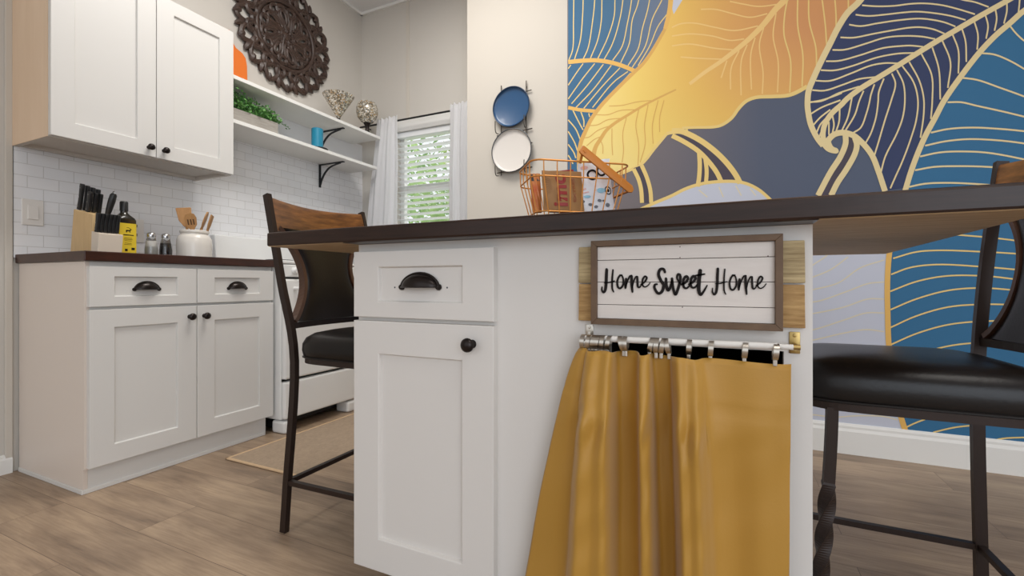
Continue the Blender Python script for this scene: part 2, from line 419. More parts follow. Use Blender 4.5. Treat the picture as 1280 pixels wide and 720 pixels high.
# window
b = new()
for x0, x1, z0, z1 in ((wx0-.06, wx0, wz0-.06, wz1), (wx1, wx1+.06, wz0-.06, wz1), (wx0-.06, wx1+.06, wz1, wz1+.085), (wx0, wx1, wz0-.06, wz0)):
    box(b, x0, x1, BW-.018, BW, z0, z1, .002)
wf = struct('window_1', b, M_TRIM)
wn_ = Node(_o=tuple(wf.location), _obj=wf)
b = new()
for x0, x1, z0, z1 in ((wx0, wx0+.04, wz0, wz1), (wx1-.04, wx1, wz0, wz1), (wx0, wx1, wz1-.04, wz1), (wx0, wx1, wz0, wz0+.05), (wx0+.04, wx1-.04, 1.52, 1.565)):
    box(b, x0, x1, BW+.05, BW+.09, z0, z1, .003)
obj('window_sash', b, M_TRIM, wn_)
b = new(); box(b, wx0+.04, wx1-.04, BW+.068, BW+.072, wz0+.05, wz1-.04); obj('window_pane', b, M_PANE, wn_)

# ================================================================== MURAL
def mural():
    Y0 = MW-.0015; BM = new(); lay = [0]
    mats = ['base', 'teal', 'lilac', 'gold', 'navy', 'plum', 'cream', 'gedge', 'tan', 'vein', 'faint', 'lightvein', 'teal2']
    IDX = {n: i for i, n in enumerate(mats)}
    def put(poly, m):
        lay[0] += 1; y = Y0-.00002*lay[0]
        vs = []
        for (u, v) in poly:
            x, z = on_wall(u, v, Y0); vs.append(BM.verts.new((x, y, z)))
        f = BM.faces.new(vs); f.material_index = IDX[m]
    def Z(o, s, pts): return [(o[0]+x/s, o[1]+y/s) for x, y in pts]
    K = 886/160
    c1 = lambda p: Z((700, 0), K, p); c2 = lambda p: Z((700, 120), K, p); c3 = lambda p: Z((840, 0), K, p)
    c4 = lambda p: Z((840, 120), K, p); c5 = lambda p: Z((980, 0), K, p); c6 = lambda p: Z((980, 120), K, p)
    c7 = lambda p: Z((1120, 0), K, p); c8 = lambda p: Z((1120, 120), K, p)
    lo = lambda p: Z((1010, 270), 4, p); ro = lambda p: Z((1100, 270), 4, p); bo = lambda p: Z((1010, 490), 4.74, p)
    def rib(pts, w, m, layer=True, n=7):
        P = catc([Vector((p[0], p[1], 0)) for p in pts], n); N = len(P)
        lay[0] += 1
        y = Y0-.00002*lay[0]; rows = []
        for i, p in enumerate(P):
            t = (P[min(i+1, N-1)]-P[max(i-1, 0)]); t.normalize(); nn = Vector((-t.y, t.x, 0))
            ww = (w[0]+(w[1]-w[0])*i/(N-1) if isinstance(w, tuple) else w)/2
            r = []
            for sg in (1, -1):
                q = p+nn*ww*sg; x, z = on_wall(q.x, q.y, Y0); r.append(BM.verts.new((x, y, z)))
            rows.append(r)
        for a, c in zip(rows[:-1], rows[1:]):
            f = BM.faces.new((a[0], a[1], c[1], c[0])); f.material_index = IDX[m]
    # base sheet
    xl, xr, zt = -.84, 2.9, CE-.005
    b0 = [BM.verts.new((x, Y0, z)) for x, z in ((xl, .13), (xr, .13), (xr, zt), (xl, zt))]
    BM.faces.new(b0).material_index = 0
    TOP = -420
    def ext(l, u=2500):
        (a, b_), (c, d) = l[-2], l[-1]
        return l+[(c+(u-c)*f, d+(d-b_)/(c-a)*(u-c)*f) for f in (.12, .4, 1)]
    # teal leaf, left
    put([(710.3, TOP), (838, TOP), (838, 0), (836, 25), (831, 40), (816, 64), (795, 90), (752, 133), (737, 155), (728, 180), (724, 205), (724, 280), (710.3, 280)], 'teal')
    for l in ([(95, -760), (95, 0), (93, 150), (88, 340), (62, 415)], [(160, -760), (160, 0), (155, 130), (140, 280), (100, 412)], [(245, -760), (240, 0), (225, 150), (195, 330), (160, 410)], [(292, -760), (290, 0), (285, 150), (260, 280), (210, 405)], [(385, -760), (380, 0), (375, 110), (330, 260), (262, 405)], [(450, -760), (435, 0), (405, 170), (360, 310), (305, 412)], [(540, -760), (495, 0), (465, 170), (430, 320), (365, 418)], [(600, -760), (545, 0), (500, 140), (480, 300), (420, 435)], [(660, -760), (620, 0), (570, 200), (540, 340), (470, 455)], [(800, -500), (735, -80), (705, 0), (640, 130), (590, 320), (495, 475)], [(740, 100), (680, 180), (620, 320), (540, 455)],
              [(75, 450), (57, 475)], [(160, 440), (110, 510), (57, 590)], [(240, 440), (160, 540), (57, 685)], [(300, 445), (190, 590), (80, 718)], [(355, 452), (230, 620), (110, 745)], [(415, 470), (300, 590), (165, 750)], [(470, 495), (370, 570), (225, 745)], [(490, 505), (400, 600), (300, 700)]):
        rib(c1(l), 1.25, 'vein', False)
    for l in ([(57, 165), (110, 230), (140, 300)], [(57, 245), (100, 320), (122, 380)], [(57, 335), (95, 390), (110, 430)], [(57, 410), (70, 430), (90, 470)], [(90, 100), (130, 180), (160, 235)], [(145, 110), (165, 170), (165, 215)], [(200, 120), (205, 145)]):
        rib(c2(l), 1.5, 'vein', False)
    rib(c1([(57, 430), (150, 421), (250, 418), (350, 432), (430, 455), (520, 493)]), 5.2, 'gedge'); rib(c2([(57, 80), (130, 95), (250, 106)]), 4.4, 'gedge', False)
    # lilac sliver at the top
    put([(838, TOP), (1083, TOP), (853, 0), (842, 18), (838, 19)], 'lilac')
    # gold leaf
    left = [(838, TOP), (837.5, 0), (835.5, 18), (831, 36), (816, 61), (803, 79.5), (792, 88.5), (772, 109), (750.5, 130), (738, 147), (729, 165), (724.4, 176), (722, 188.6), (721.5, 200), (722, 215), (728, 224)]
    low = [(745, 228), (777.6, 218), (790, 213), (804.7, 205), (819, 187), (833.6, 169.5), (842, 163), (852.6, 161.5), (870, 161), (892, 160.6), (903, 158), (916, 149), (925, 137), (934, 128), (945, 123.6), (966, 122.5), (984.5, 121.3), (996, 117.4), (1009, 110)]
    rt = [(1013, 100), (1020, 87), (1032, 61), (1043, 40), (1059.5, 19), (1070, 6), (1076, 0), (1315, TOP), (1083, TOP), (853, 0), (842, 18), (840, 0)]
    sm = lambda p: [(q.x, q.y) for q in catc([Vector((a, c, 0)) for a, c in p], 5)]
    put(sm(left[1:])+sm(low)+rt[:-1]+[(842, 17), (840, 10), (838.5, 0)], 'gold')
    rib([(839, TOP), (838.5, 0), (836, 18), (831.5, 36)], (6.5, 5), 'gedge')
    rib([(831.5, 36), (816.5, 62), (803.5, 80), (793, 90), (772, 110.5), (752, 131.5), (739.5, 148.5), (731, 166), (726.5, 177), (724.2, 189), (723.7, 200), (724.5, 213)], (4, 5.5), 'tan', False)
    rib([(745, 227), (777.6, 216.5), (790, 211.5), (803.7, 203.5), (818, 186), (833, 168)], 3.4, 'vein')
    rib([(852.6, 160), (870, 159.4), (892, 158.8), (902, 156.4), (914.5, 147.6), (923.4, 135.6), (933, 126.4), (945, 121.8), (966, 120.7), (984, 119.5), (995, 115.8), (1009, 108)], (3.2, 5), 'vein')
    rib([(1210, -420), (1030, -66), (981, 0), (970, 11), (954, 31), (936, 49), (918, 64), (899.6, 78), (881.5, 90), (862, 105)], (9, 4), 'lightvein')
    rib([(845, 112), (819, 124.5), (801, 134), (783, 145), (768.6, 154), (758, 163), (750.6, 174), (745, 183), (742.4, 192), (742, 205)], (2, 6), 'tan')
    for l in ([(735, 30), (600, 45), (500, 30), (400, 10)], [(660, 95), (540, 120), (420, 95), (300, 65), (200, 65)], [(595, 180), (430, 212), (300, 190), (150, 160), (60, 165), (0, 190)], [(500, 270), (400, 280), (280, 250), (120, 235), (0, 250)], [(420, 345), (300, 335), (120, 305), (0, 318)], [(340, 410), (200, 405), (60, 395)],
              [(720, 90), (700, 250), (735, 430), (730, 640)], [(635, 190), (605, 310), (630, 500), (625, 650)], [(575, 260), (545, 380), (550, 620)], [(520, 310), (480, 420), (478, 660)], [(465, 350), (410, 470), (405, 620)], [(380, 420), (340, 540)]):
        rib(c3(l), 1.6, 'lightvein', False)
    for l in ([(30, -30), (5, 100), (0, 240), (45, 420), (40, 640)], [(95, -30), (95, 180), (130, 380), (125, 600)], [(170, -30), (175, 150), (220, 330), (225, 470)], [(260, -30), (285, 170), (295, 310)], [(350, -30), (360, 110), (360, 190)], [(445, -20), (445, 95)]):
        rib(c5(l), 1.8, 'vein', False)
    for l in ([(660, 30), (540, 40), (430, 65), (340, 70)], [(540, 95), (420, 100), (330, 130), (250, 130)], [(415, 155), (330, 165), (260, 200), (200, 205)], [(335, 210), (260, 240), (200, 285), (165, 290)], [(300, 275), (240, 300), (185, 345)], [(460, 150), (435, 260), (440, 380), (430, 460)], [(360, 225), (360, 330), (365, 410)], [(285, 315), (297, 350), (297, 400)], [(545, 95), (525, 200), (545, 340), (540, 480)], [(610, 60), (585, 200), (590, 330), (555, 460)], [(680, 30), (640, 200), (645, 330)], [(720, 30), (690, 150), (690, 250)]):
        rib(c2(l), 1.0, 'tan', False)
    # lilac leaf, behind the stems and below
    put(sm([(800, 262), (820, 254), (840, 245), (856, 236.8), (876, 230), (899.6, 227), (921, 227.5), (934, 230), (948, 237), (959, 246), (990, 275), (1040, 300), (1112, 312), (1109, 352), (1109.5, 390), (1111, 435), (1118, 490), (1131, 537), (1146, 575)])+[(700, 540), (722, 300)], 'lilac')
    # dark gaps between stems
    put(sm(c4([(0, 255), (100, 280), (200, 330), (300, 405), (400, 510), (450, 600)]))+sm(c4([(340, 590), (310, 530), (250, 450), (180, 380), (80, 315), (0, 270)])), 'plum')
    put(c4([(200, 420), (250, 460), (330, 590), (185, 625)]), 'plum')
    put(c2([(510, 500), (565, 480), (610, 580), (635, 740), (565, 740), (545, 580)]), 'plum')
    for l, w in (([(0, 242), (60, 244), (110, 262), (200, 310), (300, 385), (380, 465), (440, 545), (472, 604)], 7), ([(0, 275), (80, 315), (180, 380), (250, 450), (310, 530), (342, 596)], 6), ([(188, 390), (192, 480), (188, 560), (178, 628)], 5.4), ([(230, 430), (240, 520), (235, 608)], 5)):
        rib(c4(l), w, 'vein')
    rib(c2([(740, 262), (766, 255), (800, 252), (886, 240)]), 4, 'vein')
    rib(c2([(510, 505), (545, 580), (562, 650), (568, 740)]), 5, 'vein'); rib(c2([(565, 480), (600, 560), (625, 650), (632, 740)]), 5, 'vein')
    rib([(800, 262), (820, 253), (840, 244.6), (856, 236.5), (876, 230), (899.6, 227), (921, 227.2), (934, 230), (948, 237), (959, 246), (975, 262)], 4, 'vein')
    for l in ([(185, 650), (245, 700)], [(325, 630), (355, 700)], [(440, 620), (480, 690)], [(540, 640), (580, 690)]): rib(c4(l), 1.6, 'faint', False)
    for l in ([(0, 270), (25, 245), (85, 205), (110, 180)], [(0, 315), (25, 305), (110, 270), (200, 205)], [(0, 375), (25, 368), (150, 335), (260, 260), (380, 220)], [(0, 432), (55, 425), (200, 375), (300, 338), (380, 330)], [(0, 490), (40, 485), (180, 455), (300, 415), (380, 415)], [(0, 572), (40, 565), (180, 520), (290, 485), (380, 485)], [(0, 625), (50, 615), (180, 585), (290, 568), (380, 578)]):
        rib(lo(l), 1.5, 'faint', False)
    rib(bo([(0, 133), (40, 135), (150, 148), (300, 140), (450, 145), (530, 165)]), 1.5, 'faint', False)
    # teal leaf, right
    big = [(2600, -700), (1700, -190), (1450, -75)]+c7([(1100, -60), (980, 20), (886, 75), (780, 168), (690, 245), (580, 360), (440, 540), (330, 700)])+c8([(270, 150), (200, 280), (140, 420), (100, 530), (68, 635)])+[(1120, 275), (1112, 312), (1109, 352), (1109.3, 390), (1111, 435), (1118, 490), (1131, 537), (1146, 575)]
    put(sm(big)+[(2600, 1300)], 'teal2')
    # navy leaf
    nav_l = c5([(1855, -2326), (826, -520), (530, 0), (440, 80), (370, 180), (310, 300), (240, 440), (195, 540), (165, 630)])+c6([(163, 60), (168, 120), (185, 200), (225, 290), (275, 345)])
    arch = c6([(290, 345), (310, 300), (350, 265), (410, 252), (480, 275), (550, 335), (610, 415), (650, 515), (695, 655)])
    put(sm(nav_l)+sm(arch)+sm(big[:16])[::-1]+[(2600, -1100)], 'navy')
    put(sm(c6([(425, 280), (425, 330), (390, 420), (320, 530), (240, 690)]))+sm(c6([(330, 690), (370, 600), (430, 510), (490, 400), (500, 300), (460, 275)])), 'plum')
    K5 = lambda a, c: c5(a)+c7(c)
    W1 = 2.0
    for l in (c7([(380, -30), (460, 0), (540, 15), (640, 50)]), K5([(540, 38), (640, 45), (760, 42)], [(100, 28), (200, 25), (320, 38), (430, 65), (545, 100)]), K5([(495, 103), (580, 112), (700, 102)], [(50, 88), (140, 82), (260, 92), (380, 112), (480, 140)]), K5([(450, 172), (530, 182), (650, 162)], [(30, 140), (160, 130), (260, 140), (340, 158), (410, 185)]), K5([(390, 260), (480, 262), (620, 235)], [(0, 207), (90, 193), (170, 190), (260, 205), (335, 235)]), K5([(335, 347), (420, 345), (560, 305), (700, 262)], [(60, 250), (180, 255), (270, 272)]), K5([(290, 425), (380, 422), (520, 385), (680, 335)], [(30, 320), (100, 317), (185, 325)]), c5([(255, 487), (350, 488), (480, 455), (640, 400), (790, 372), (900, 368)]), c5([(220, 560), (320, 560), (460, 510), (600, 455), (700, 438), (790, 440)]), c5([(195, 625), (280, 628), (400, 590), (520, 548), (630, 535)]), c5([(185, 707), (260, 700), (380, 645), (520, 600)]), c6([(180, 45), (260, 30), (350, 0), (400, -20)]), c6([(185, 125), (260, 80), (390, 30)]), c6([(200, 205), (250, 150), (320, 95)]), c6([(225, 255), (250, 200), (285, 160)]), c6([(240, 290), (262, 240)]),
              c7([(765, 15), (765, 80), (745, 165)]), c7([(855, -10), (850, 50), (845, 95)]), c7([(685, 60), (695, 130), (680, 215)]), c7([(615, 100), (635, 180), (622, 270)]), c7([(540, 150), (565, 240), (560, 345)]), c7([(455, 200), (480, 290), (485, 430)]), c7([(390, 240), (430, 350), (430, 510)]), c7([(320, 285), (375, 430), (357, 610)]), c7([(250, 330), (295, 480), (305, 690)]), c7([(175, 375), (245, 520), (250, 690)])+c8([(240, 160)]), c7([(90, 430), (160, 560), (190, 680)])+c8([(190, 130), (168, 290)]), c7([(40, 455), (120, 570), (150, 690)])+c8([(140, 160), (100, 300), (40, 460)])+c6([(770, 560), (735, 640)]), c7([(5, 485), (50, 580), (60, 700)])+c8([(45, 150)])+c6([(780, 260), (700, 420), (668, 535)]),
              c5([(745, 510), (770, 580), (740, 700)])+c6([(700, 160), (650, 330), (622, 420)]), c5([(690, 545), (655, 640), (650, 710)])+c6([(635, 150), (600, 260), (565, 325)]), c5([(625, 585), (600, 660), (590, 710)])+c6([(570, 120), (530, 220), (480, 255)]), c5([(550, 630), (520, 700)])+c6([(490, 130), (425, 240)]), c6([(470, 10), (440, 150), (400, 240)]), c6([(385, 80), (380, 180), (360, 245)]), c6([(335, 140), (345, 200), (335, 255)]), c6([(310, 180), (310, 270)])):
        rib(l, W1, 'cream', False, 6)
    rib([(2600, -800), (1700, -262), (1420, -95)]+c7([(780, 0), (600, 101), (420, 206), (240, 312), (0, 462)])+c5([(640, 545), (520, 620), (430, 690)])+c6([(400, 58), (330, 122), (285, 190), (270, 250), (272, 320)]), 6.6, 'cream')
    rib(c5([(1855, -2326), (826, -520), (530, 0), (440, 90), (375, 190), (320, 300), (250, 440), (205, 540), (170, 630)])+c6([(162, 60), (168, 120), (185, 200), (228, 290), (270, 345)]), (8, 7), 'cream')
    put(sm(c6([(215, 250), (245, 320), (290, 378), (330, 396), (368, 398), (378, 385), (370, 365), (340, 350), (325, 315), (335, 290), (300, 290), (262, 300)])), 'cream')
    rib(c6([(290, 350), (310, 302), (350, 266), (410, 255), (480, 275), (550, 335), (610, 415), (650, 515), (698, 660)]), 7.2, 'cream')
    rib(c6([(425, 270), (425, 330), (390, 420), (320, 530), (235, 690)]), 7.2, 'cream'); rib(c6([(490, 290), (503, 340), (490, 400), (430, 510), (370, 600), (325, 690)]), 7.2, 'cream')
    for l in (c7([(785, 180), (830, 235), (886, 285), (980, 330)]), c7([(590, 370), (680, 380), (790, 425), (886, 480), (1000, 550)]), c7([(455, 540), (560, 555), (720, 610), (886, 670), (1060, 740)]), c8([(355, 45), (450, 45), (560, 70), (720, 105), (886, 145), (1100, 200)]), c8([(240, 255), (360, 230), (520, 220), (700, 228), (886, 245), (1150, 280)]), c8([(200, 345), (340, 315), (500, 300), (700, 308), (886, 330), (1150, 380)]), c8([(165, 420), (300, 392), (460, 385), (640, 395), (886, 440), (1150, 500)]), c8([(130, 515), (260, 492), (420, 487), (600, 490), (760, 502), (1150, 560)]), c8([(90, 630), (200, 608), (350, 602), (520, 608), (800, 630), (1150, 670)])):
        rib(ext(l), 2.2, 'cream', False)
    for l in ([(90, 95), (200, 84), (390, 95), (545, 108), (690, 125), (900, 160)], [(65, 212), (180, 180), (300, 172), (530, 180), (700, 190), (900, 205)], [(55, 292), (150, 258), (280, 243), (500, 253), (700, 270), (900, 290)], [(50, 377), (180, 328), (330, 300), (520, 300), (690, 318), (900, 345)], [(52, 468), (180, 415), (340, 372), (500, 360), (680, 372), (900, 400)], [(52, 557), (180, 500), (340, 455), (500, 442), (640, 443), (900, 460)], [(55, 642), (180, 588), (330, 545), (490, 527), (700, 525), (900, 540)], [(120, 720), (190, 690), (340, 650), (480, 633), (720, 620), (900, 630)]):
        rib(ext(ro(l)), 1.9, 'vein', False)
    for l in ([(580, 208), (640, 180), (730, 148), (900, 95)], [(740, 238), (860, 210), (960, 198), (1110, 190), (1400, 195)], [(1000, 320), (1130, 278), (1280, 268), (1500, 270)]):
        rib(ext(bo(l)), 1.9, 'vein', False)
    for k in range(1, 9):
        t = 42*k; a, e = (1078+.57*t, -t), (1290+1.6*(t-8), -(t-8))
        rib([a, (a[0]+.33*(e[0]-a[0]), a[1]+6), (a[0]+.7*(e[0]-a[0]), a[1]-3), e], 2.2, 'cream', False)
        rib([e, (e[0]+12, e[1]+34+2*k), (e[0]+6, e[1]+70+3*k)], 2.2, 'cream', False)
    rib(big[:17], 7, 'cream'); rib(big[16:], 7, 'gedge', False)
    for co, no in (((0, 0, zt), (0, 0, 1)), ((0, 0, .13), (0, 0, -1)), ((xr, 0, 0), (1, 0, 0)), ((xl, 0, 0), (-1, 0, 0))):
        bmesh.ops.bisect_plane(BM, geom=BM.verts[:]+BM.edges[:]+BM.faces[:], plane_co=co, plane_no=no, clear_outer=True)
    o_mats = []
    C = dict(teal=(58, 108, 142), lilac=(200, 204, 218), navy=(48, 60, 98), plum=(76, 68, 80), cream=(232, 212, 160), gedge=(232, 184, 98), tan=(220, 172, 92), vein=(236, 206, 130), faint=(224, 214, 186), lightvein=(240, 202, 130), teal2=(46, 108, 150))
    for n in mats:
        if n == 'gold':
            m = ramp_mat('print_gold', (1.0, .72, 2.62), [(0.0, (214, 152, 98)), (.25, (224, 168, 98)), (.5, (234, 190, 98)), (.75, (240, 208, 112)), (1.0, (243, 220, 138))], .28, 1.62)
        elif n == 'base':
            m = ramp_mat('print_slate', (1.0, 1.0, 0), [(0.0, (118, 110, 112)), (.18, (112, 106, 112)), (.45, (84, 92, 112)), (1.0, (80, 94, 118))], -.55, 1.05, axis=True)
        elif n == 'teal':
            m = ramp_mat('print_teal', (1, 1, 0), [(0, (50, 102, 140)), (.5, (62, 106, 140)), (1, (112, 124, 146))], -.84, -.3, axis=True)
        else: m = mat('print_'+n, C[n], .7)
        o_mats.append(m)
    o = obj('wall_mural', BM, o_mats, recalc=False, sharp=0)
    for mm in o_mats: pass
    tag(o, 'leaf-patterned wallpaper mural in navy, teal and gold on the dining wall', 'mural')
    return o
def ramp_mat(name, center, stops, d0, d1, axis=False):
    m = bpy.data.materials.new(name); m.use_nodes = True; nt = m.node_tree; p = nt.nodes['Principled BSDF']; p.inputs['Roughness'].default_value = .7
    tc = nt.nodes.new('ShaderNodeNewGeometry')
    mr = nt.nodes.new('ShaderNodeMapRange'); mr.inputs[1].default_value = d0; mr.inputs[2].default_value = d1
    if axis:
        s = nt.nodes.new('ShaderNodeSeparateXYZ'); nt.links.new(tc.outputs['Position'], s.inputs[0]); nt.links.new(s.outputs[0], mr.inputs[0])
    else:
        vm = nt.nodes.new('ShaderNodeVectorMath'); vm.operation = 'DISTANCE'; vm.inputs[1].default_value = (.42, MW, 2.12)
        nt.links.new(tc.outputs['Position'], vm.inputs[0]); nt.links.new(vm.outputs['Value'], mr.inputs[0]); mr.inputs[1].default_value = .12; mr.inputs[2].default_value = 1.15
    r = nt.nodes.new('ShaderNodeValToRGB'); e = r.color_ramp.elements
    e[0].position = stops[0][0]; e[0].color = rgb(*stops[0][1]); e[1].position = stops[-1][0]; e[1].color = rgb(*stops[-1][1])
    for ps, c in stops[1:-1]: k = e.new(ps); k.color = rgb(*c)
    nt.links.new(mr.outputs[0], r.inputs[0]); nt.links.new(r.outputs[0], p.inputs['Base Color']); return m
mural()

# ================================================================== CABINET PARTS
def shaker(fn, a0, a1, z0, z1, thick, rail, rec=.009, bev=.0015, stile=None):
    """fn(a, z, d): d = distance out from the carcass front"""
    b = bmesh.new(); t = thick
    def ring(x0, x1, y0, y1, d): return [b.verts.new(fn(x, y, d)) for x, y in ((x0, y0), (x1, y0), (x1, y1), (x0, y1))]
    st_ = stile or rail
    bk = ring(a0, a1, z0, z1, 0); of = ring(a0, a1, z0, z1, t)
    i1 = ring(a0+st_, a1-st_, z0+rail, z1-rail, t); s = .0025
    i2 = ring(a0+st_+s, a1-st_-s, z0+rail+s, z1-rail-s, t-rec)
    b.faces.new(bk[::-1]); b.faces.new(i2)
    for A, B in ((bk, of), (of, i1), (i1, i2)):
        for k in range(4): b.faces.new((A[k], A[(k+1) % 4], B[(k+1) % 4], B[k]))
    bmesh.ops.recalc_face_normals(b, faces=b.faces[:])
    es = [e for e in b.edges if all(v in of for v in e.verts) or all(v in i1 for v in e.verts)]
    bmesh.ops.bevel(b, geom=es, offset=bev, segments=2, affect='EDGES', profile=.5)
    return b
def cup_pull(fn, ca, cz, w, h, dep):
    b = bmesh.new()
    def g(u, v):
        th = pi*u; ph = pi/2*v; r = max(sin(th), 0)**1.1
        return fn(ca-w/2*cos(th), cz+h*r*cos(ph), .001+dep*r*sin(ph))
    grid(b, g, 24, 8)
    bmesh.ops.remove_doubles(b, verts=b.verts[:], dist=1e-5)
    # rolled rim along wall edge and lower lip, end bosses
    tube(b, [fn(ca-w/2*1.02*cos(pi*k/24), cz+h*1.03*max(sin(pi*k/24), 0)**1.1, .003) for k in range(25)], .0035, 8)
    tube(b, [fn(ca-w/2*cos(pi*k/24), cz, .003+dep*max(sin(pi*k/24), 0)**1.1) for k in range(25)], .0016, 6)
    for sg in (-1, 1):
        c = Vector(fn(ca+sg*w/2*1.01, cz, 0)); ax = Vector(fn(ca, cz, 1))-Vector(fn(ca, cz, 0))
        lathe(b, [(0, .009), (.005, .008), (.0075, .004), (.0075, 0)], c, ax, 12)
    return b
def knob(fn, a, z, r=.0155):
    b = bmesh.new(); c = Vector(fn(a, z, 0)); ax = Vector(fn(a, z, 1))-c
    lathe(b, [(r*.62, 0), (r*.62, .002), (r*.42, .006), (r*.42, .014), (r*.8, .018), (r, .022), (r*.97, .026), (r*.75, .030), (r*.35, .0325), (0, .033)], c, ax, 20)
    return b
LX = lambda off: (lambda a, z, d: (off+d, a, z))             # faces +x
IY = lambda off: (lambda a, z, d: (a, off-d, z))             # faces -y

# ---- left base cabinet
def base_cabinet(name, label, y0, y1, side_mat, drawers=True, pulls=True, toe_y=None):
    t = thing(name, label, 'cabinet', ((LW-2.17)/2, (y0+y1)/2, 0))
    b = new(); box(b, LW+.013, -2.172, y0, y1, .0885, .873)
    box(b, LW+.013, -2.235, y0+.004, y1-.004, 0, .0885)
    obj('carcass', b, side_mat, t)
    b = new(); box(b, -2.172, -2.170, y0, y1, .0885, .873); obj('face_frame', b, M_CAB, t)
    b = new(); box(b, -2.2355, -2.18+.006, y0-.004, y1+.0, .0, .001)
    b.clear()
    box(b, -2.2355, -2.2285, y0+.002, y1-.002, 0, .0885); obj('toe_kick', b, mat('toe_kick_grey_white', (206, 206, 205), .45), t)
    return t
cab = thing('base_cabinet', 'white two-door base cabinet under the knife block and oil bottle', 'cabinet', (-2.44, 1.275, 0))
CF = -2.170
b = new(); prism(b, [(LW+.012, 0), (-2.182, 0), (-2.182, .092), (-2.17, .092), (-2.17, .876), (LW+.012, .876)], lambda a, z, d: (a, d, z), .886, .900, .0008); obj('end_panel', b, M_SIDE, cab)['label'] = 'flat end panel, pinkish reflection painted in'
b = new(); box(b, LW+.012, CF, .900, 1.664, .092, .876); obj('carcass', b, M_CAB, cab)
b = new(); box(b, LW+.05, -2.182, .900, 1.640, 0, .092); obj('toe_kick', b, M_CAB, cab)
b = new(); box(b, LW+.02, -2.176, .880, .886, 0, .017, .002); box(b, -2.182, -2.176, .886, 1.634, 0, .017, .002); obj('shoe_moulding', b, M_CAB, cab)
ym = 1.277
for (ya, yb_, side) in ((.892, ym-.0015, 1), (ym+.0015, 1.662, -1)):
    dr = obj('drawer', shaker(LX(CF), ya, yb_, .7035, .857, .02, .038, stile=.078), M_CAB, cab); n = sub(dr, cab)
    obj('pull', cup_pull(LX(CF+.0115), (ya+yb_)/2, .768, .088, .03, .024), M_BRONZE, n)
    dr = obj('door', shaker(LX(CF), ya, yb_, .0975, .692, .02, .070, stile=.078), M_CAB, cab); n = sub(dr, cab)
    ky = yb_-.03 if side == 1 else ya+.03
    obj('knob', knob(LX(CF+.02), ky, .645), M_BRONZE, n)
# counters on the left wall
b = new(); box(b, LW+.012, -2.143, .874, 1.668, .877, .914, .003); tag(obj('countertop', b, M_COUNTERL), 'reddish-brown wooden countertop on the white base cabinet by the light switch', 'countertop')
b = new(); box(b, LW+.012, -2.143, 2.205, BW-.002, .877, .914, .003); tag(obj('countertop', b, M_COUNTERL), 'dark wooden countertop beyond the stove, under the window', 'countertop')
cab2 = thing('base_cabinet', 'white base cabinet beyond the stove, mostly behind the left stool', 'cabinet', (-2.44, 2.56, 0))
b = new(); box(b, LW+.012, CF, 2.208, BW-.004, .092, .876); obj('carcass', b, M_CAB, cab2)
b = new(); box(b, LW+.05, -2.235, 2.215, BW-.01, 0, .092); obj('toe_kick', b, M_CAB, cab2)
for ya, yb_ in ((2.212, 2.56), (2.565, 2.912)):
    obj('drawer', shaker(LX(CF), ya, yb_, .7035, .857, .02, .038, stile=.078), M_CAB, cab2)
    obj('door', shaker(LX(CF), ya, yb_, .0975, .692, .02, .070, stile=.078), M_CAB, cab2)
# ---- upper cabinet
up = thing('wall_cabinet', 'white two-door wall cabinet hung above the tiled backsplash', 'cabinet', (-2.56, 1.235, 1.36))
b = new(); box(b, LW+.012, -2.403, .866, .868, 1.37, 2.14); obj('end_panel', b, M_MAPLE, up)['label'] = 'unpainted maple end panel'
b = new()
for x0, x1, y0, y1, z0, z1 in ((LW+.012, -2.403, .868, .886, 1.37, 2.14), (LW+.012, -2.403, 1.584, 1.602, 1.37, 2.14), (LW+.012, -2.403, .886, 1.584, 1.386, 1.402), (LW+.012, -2.403, .886, 1.584, 2.12, 2.14), (LW+.012, LW+.022, .886, 1.584, 1.402, 2.12), (LW+.022, LW+.04, .886, 1.584, 1.37, 1.386), (-2.415, -2.403, .886, 1.584, 1.37, 2.12)):
    box(b, x0, x1, y0, y1, z0, z1)
obj('carcass', b, mat('cabinet_underside', (206, 200, 192), .6), up)
for ya, yb_, ky in ((.868, 1.2335, 1.204), (1.2365, 1.602, 1.266)):
    d = obj('door', shaker(LX(-2.402), ya, yb_, 1.374, 2.136, .02, .066, stile=.074), M_CAB, up); n = sub(d, up)
    obj('knob', knob(LX(-2.382), ky, 1.413, .0145), M_BRONZE, n)

# ---- stove
st = thing('stove', 'white kitchen stove between the two base cabinets', 'stove', (-2.4, 1.935, 0))
SX = -2.115; y0, y1 = 1.677, 2.198
b = new(); box(b, LW+.02, SX, y0, y1, .07, .895, .006); obj('body', b, M_STOVE, st)
b = new(); box(b, LW+.02, SX+.022, y0, y1, .896, .915, .006); obj('cooktop', b, M_STOVE, st)
b = new(); prism(b, [(LW+.015, .915), (LW+.075, .915), (LW+.06, 1.075), (LW+.015, 1.075)], lambda a, z, d: (a, d, z), y0, y1, .006); obj('backguard', b, M_STOVE, st)
b = new(); box(b, SX+.001, SX+.022, y0+.002, y1-.002, .826, .893, .006); cp = obj('control_panel', b, M_STOVE, st); n = sub(cp, st)
for k in range(4):
    b = new(); lathe(b, [(.019, 0), (.019, .006), (.014, .01), (.013, .024), (0, .025)], (SX+.022, 1.745+k*.125, .86), (1, 0, 0), 18); obj('knob', b, M_STOVE, n)
b = new(); box(b, SX+.001, SX+.032, y0+.002, y1-.002, .285, .815, .01); od = obj('oven_door', b, M_STOVE, st); n = sub(od, st)
b = new(); tube(b, [(SX+.032, y0+.06, .765), (SX+.065, y0+.06, .765), (SX+.065, y1-.06, .765), (SX+.032, y1-.06, .765)], .009, 10); obj('handle', b, M_STOVE, n)
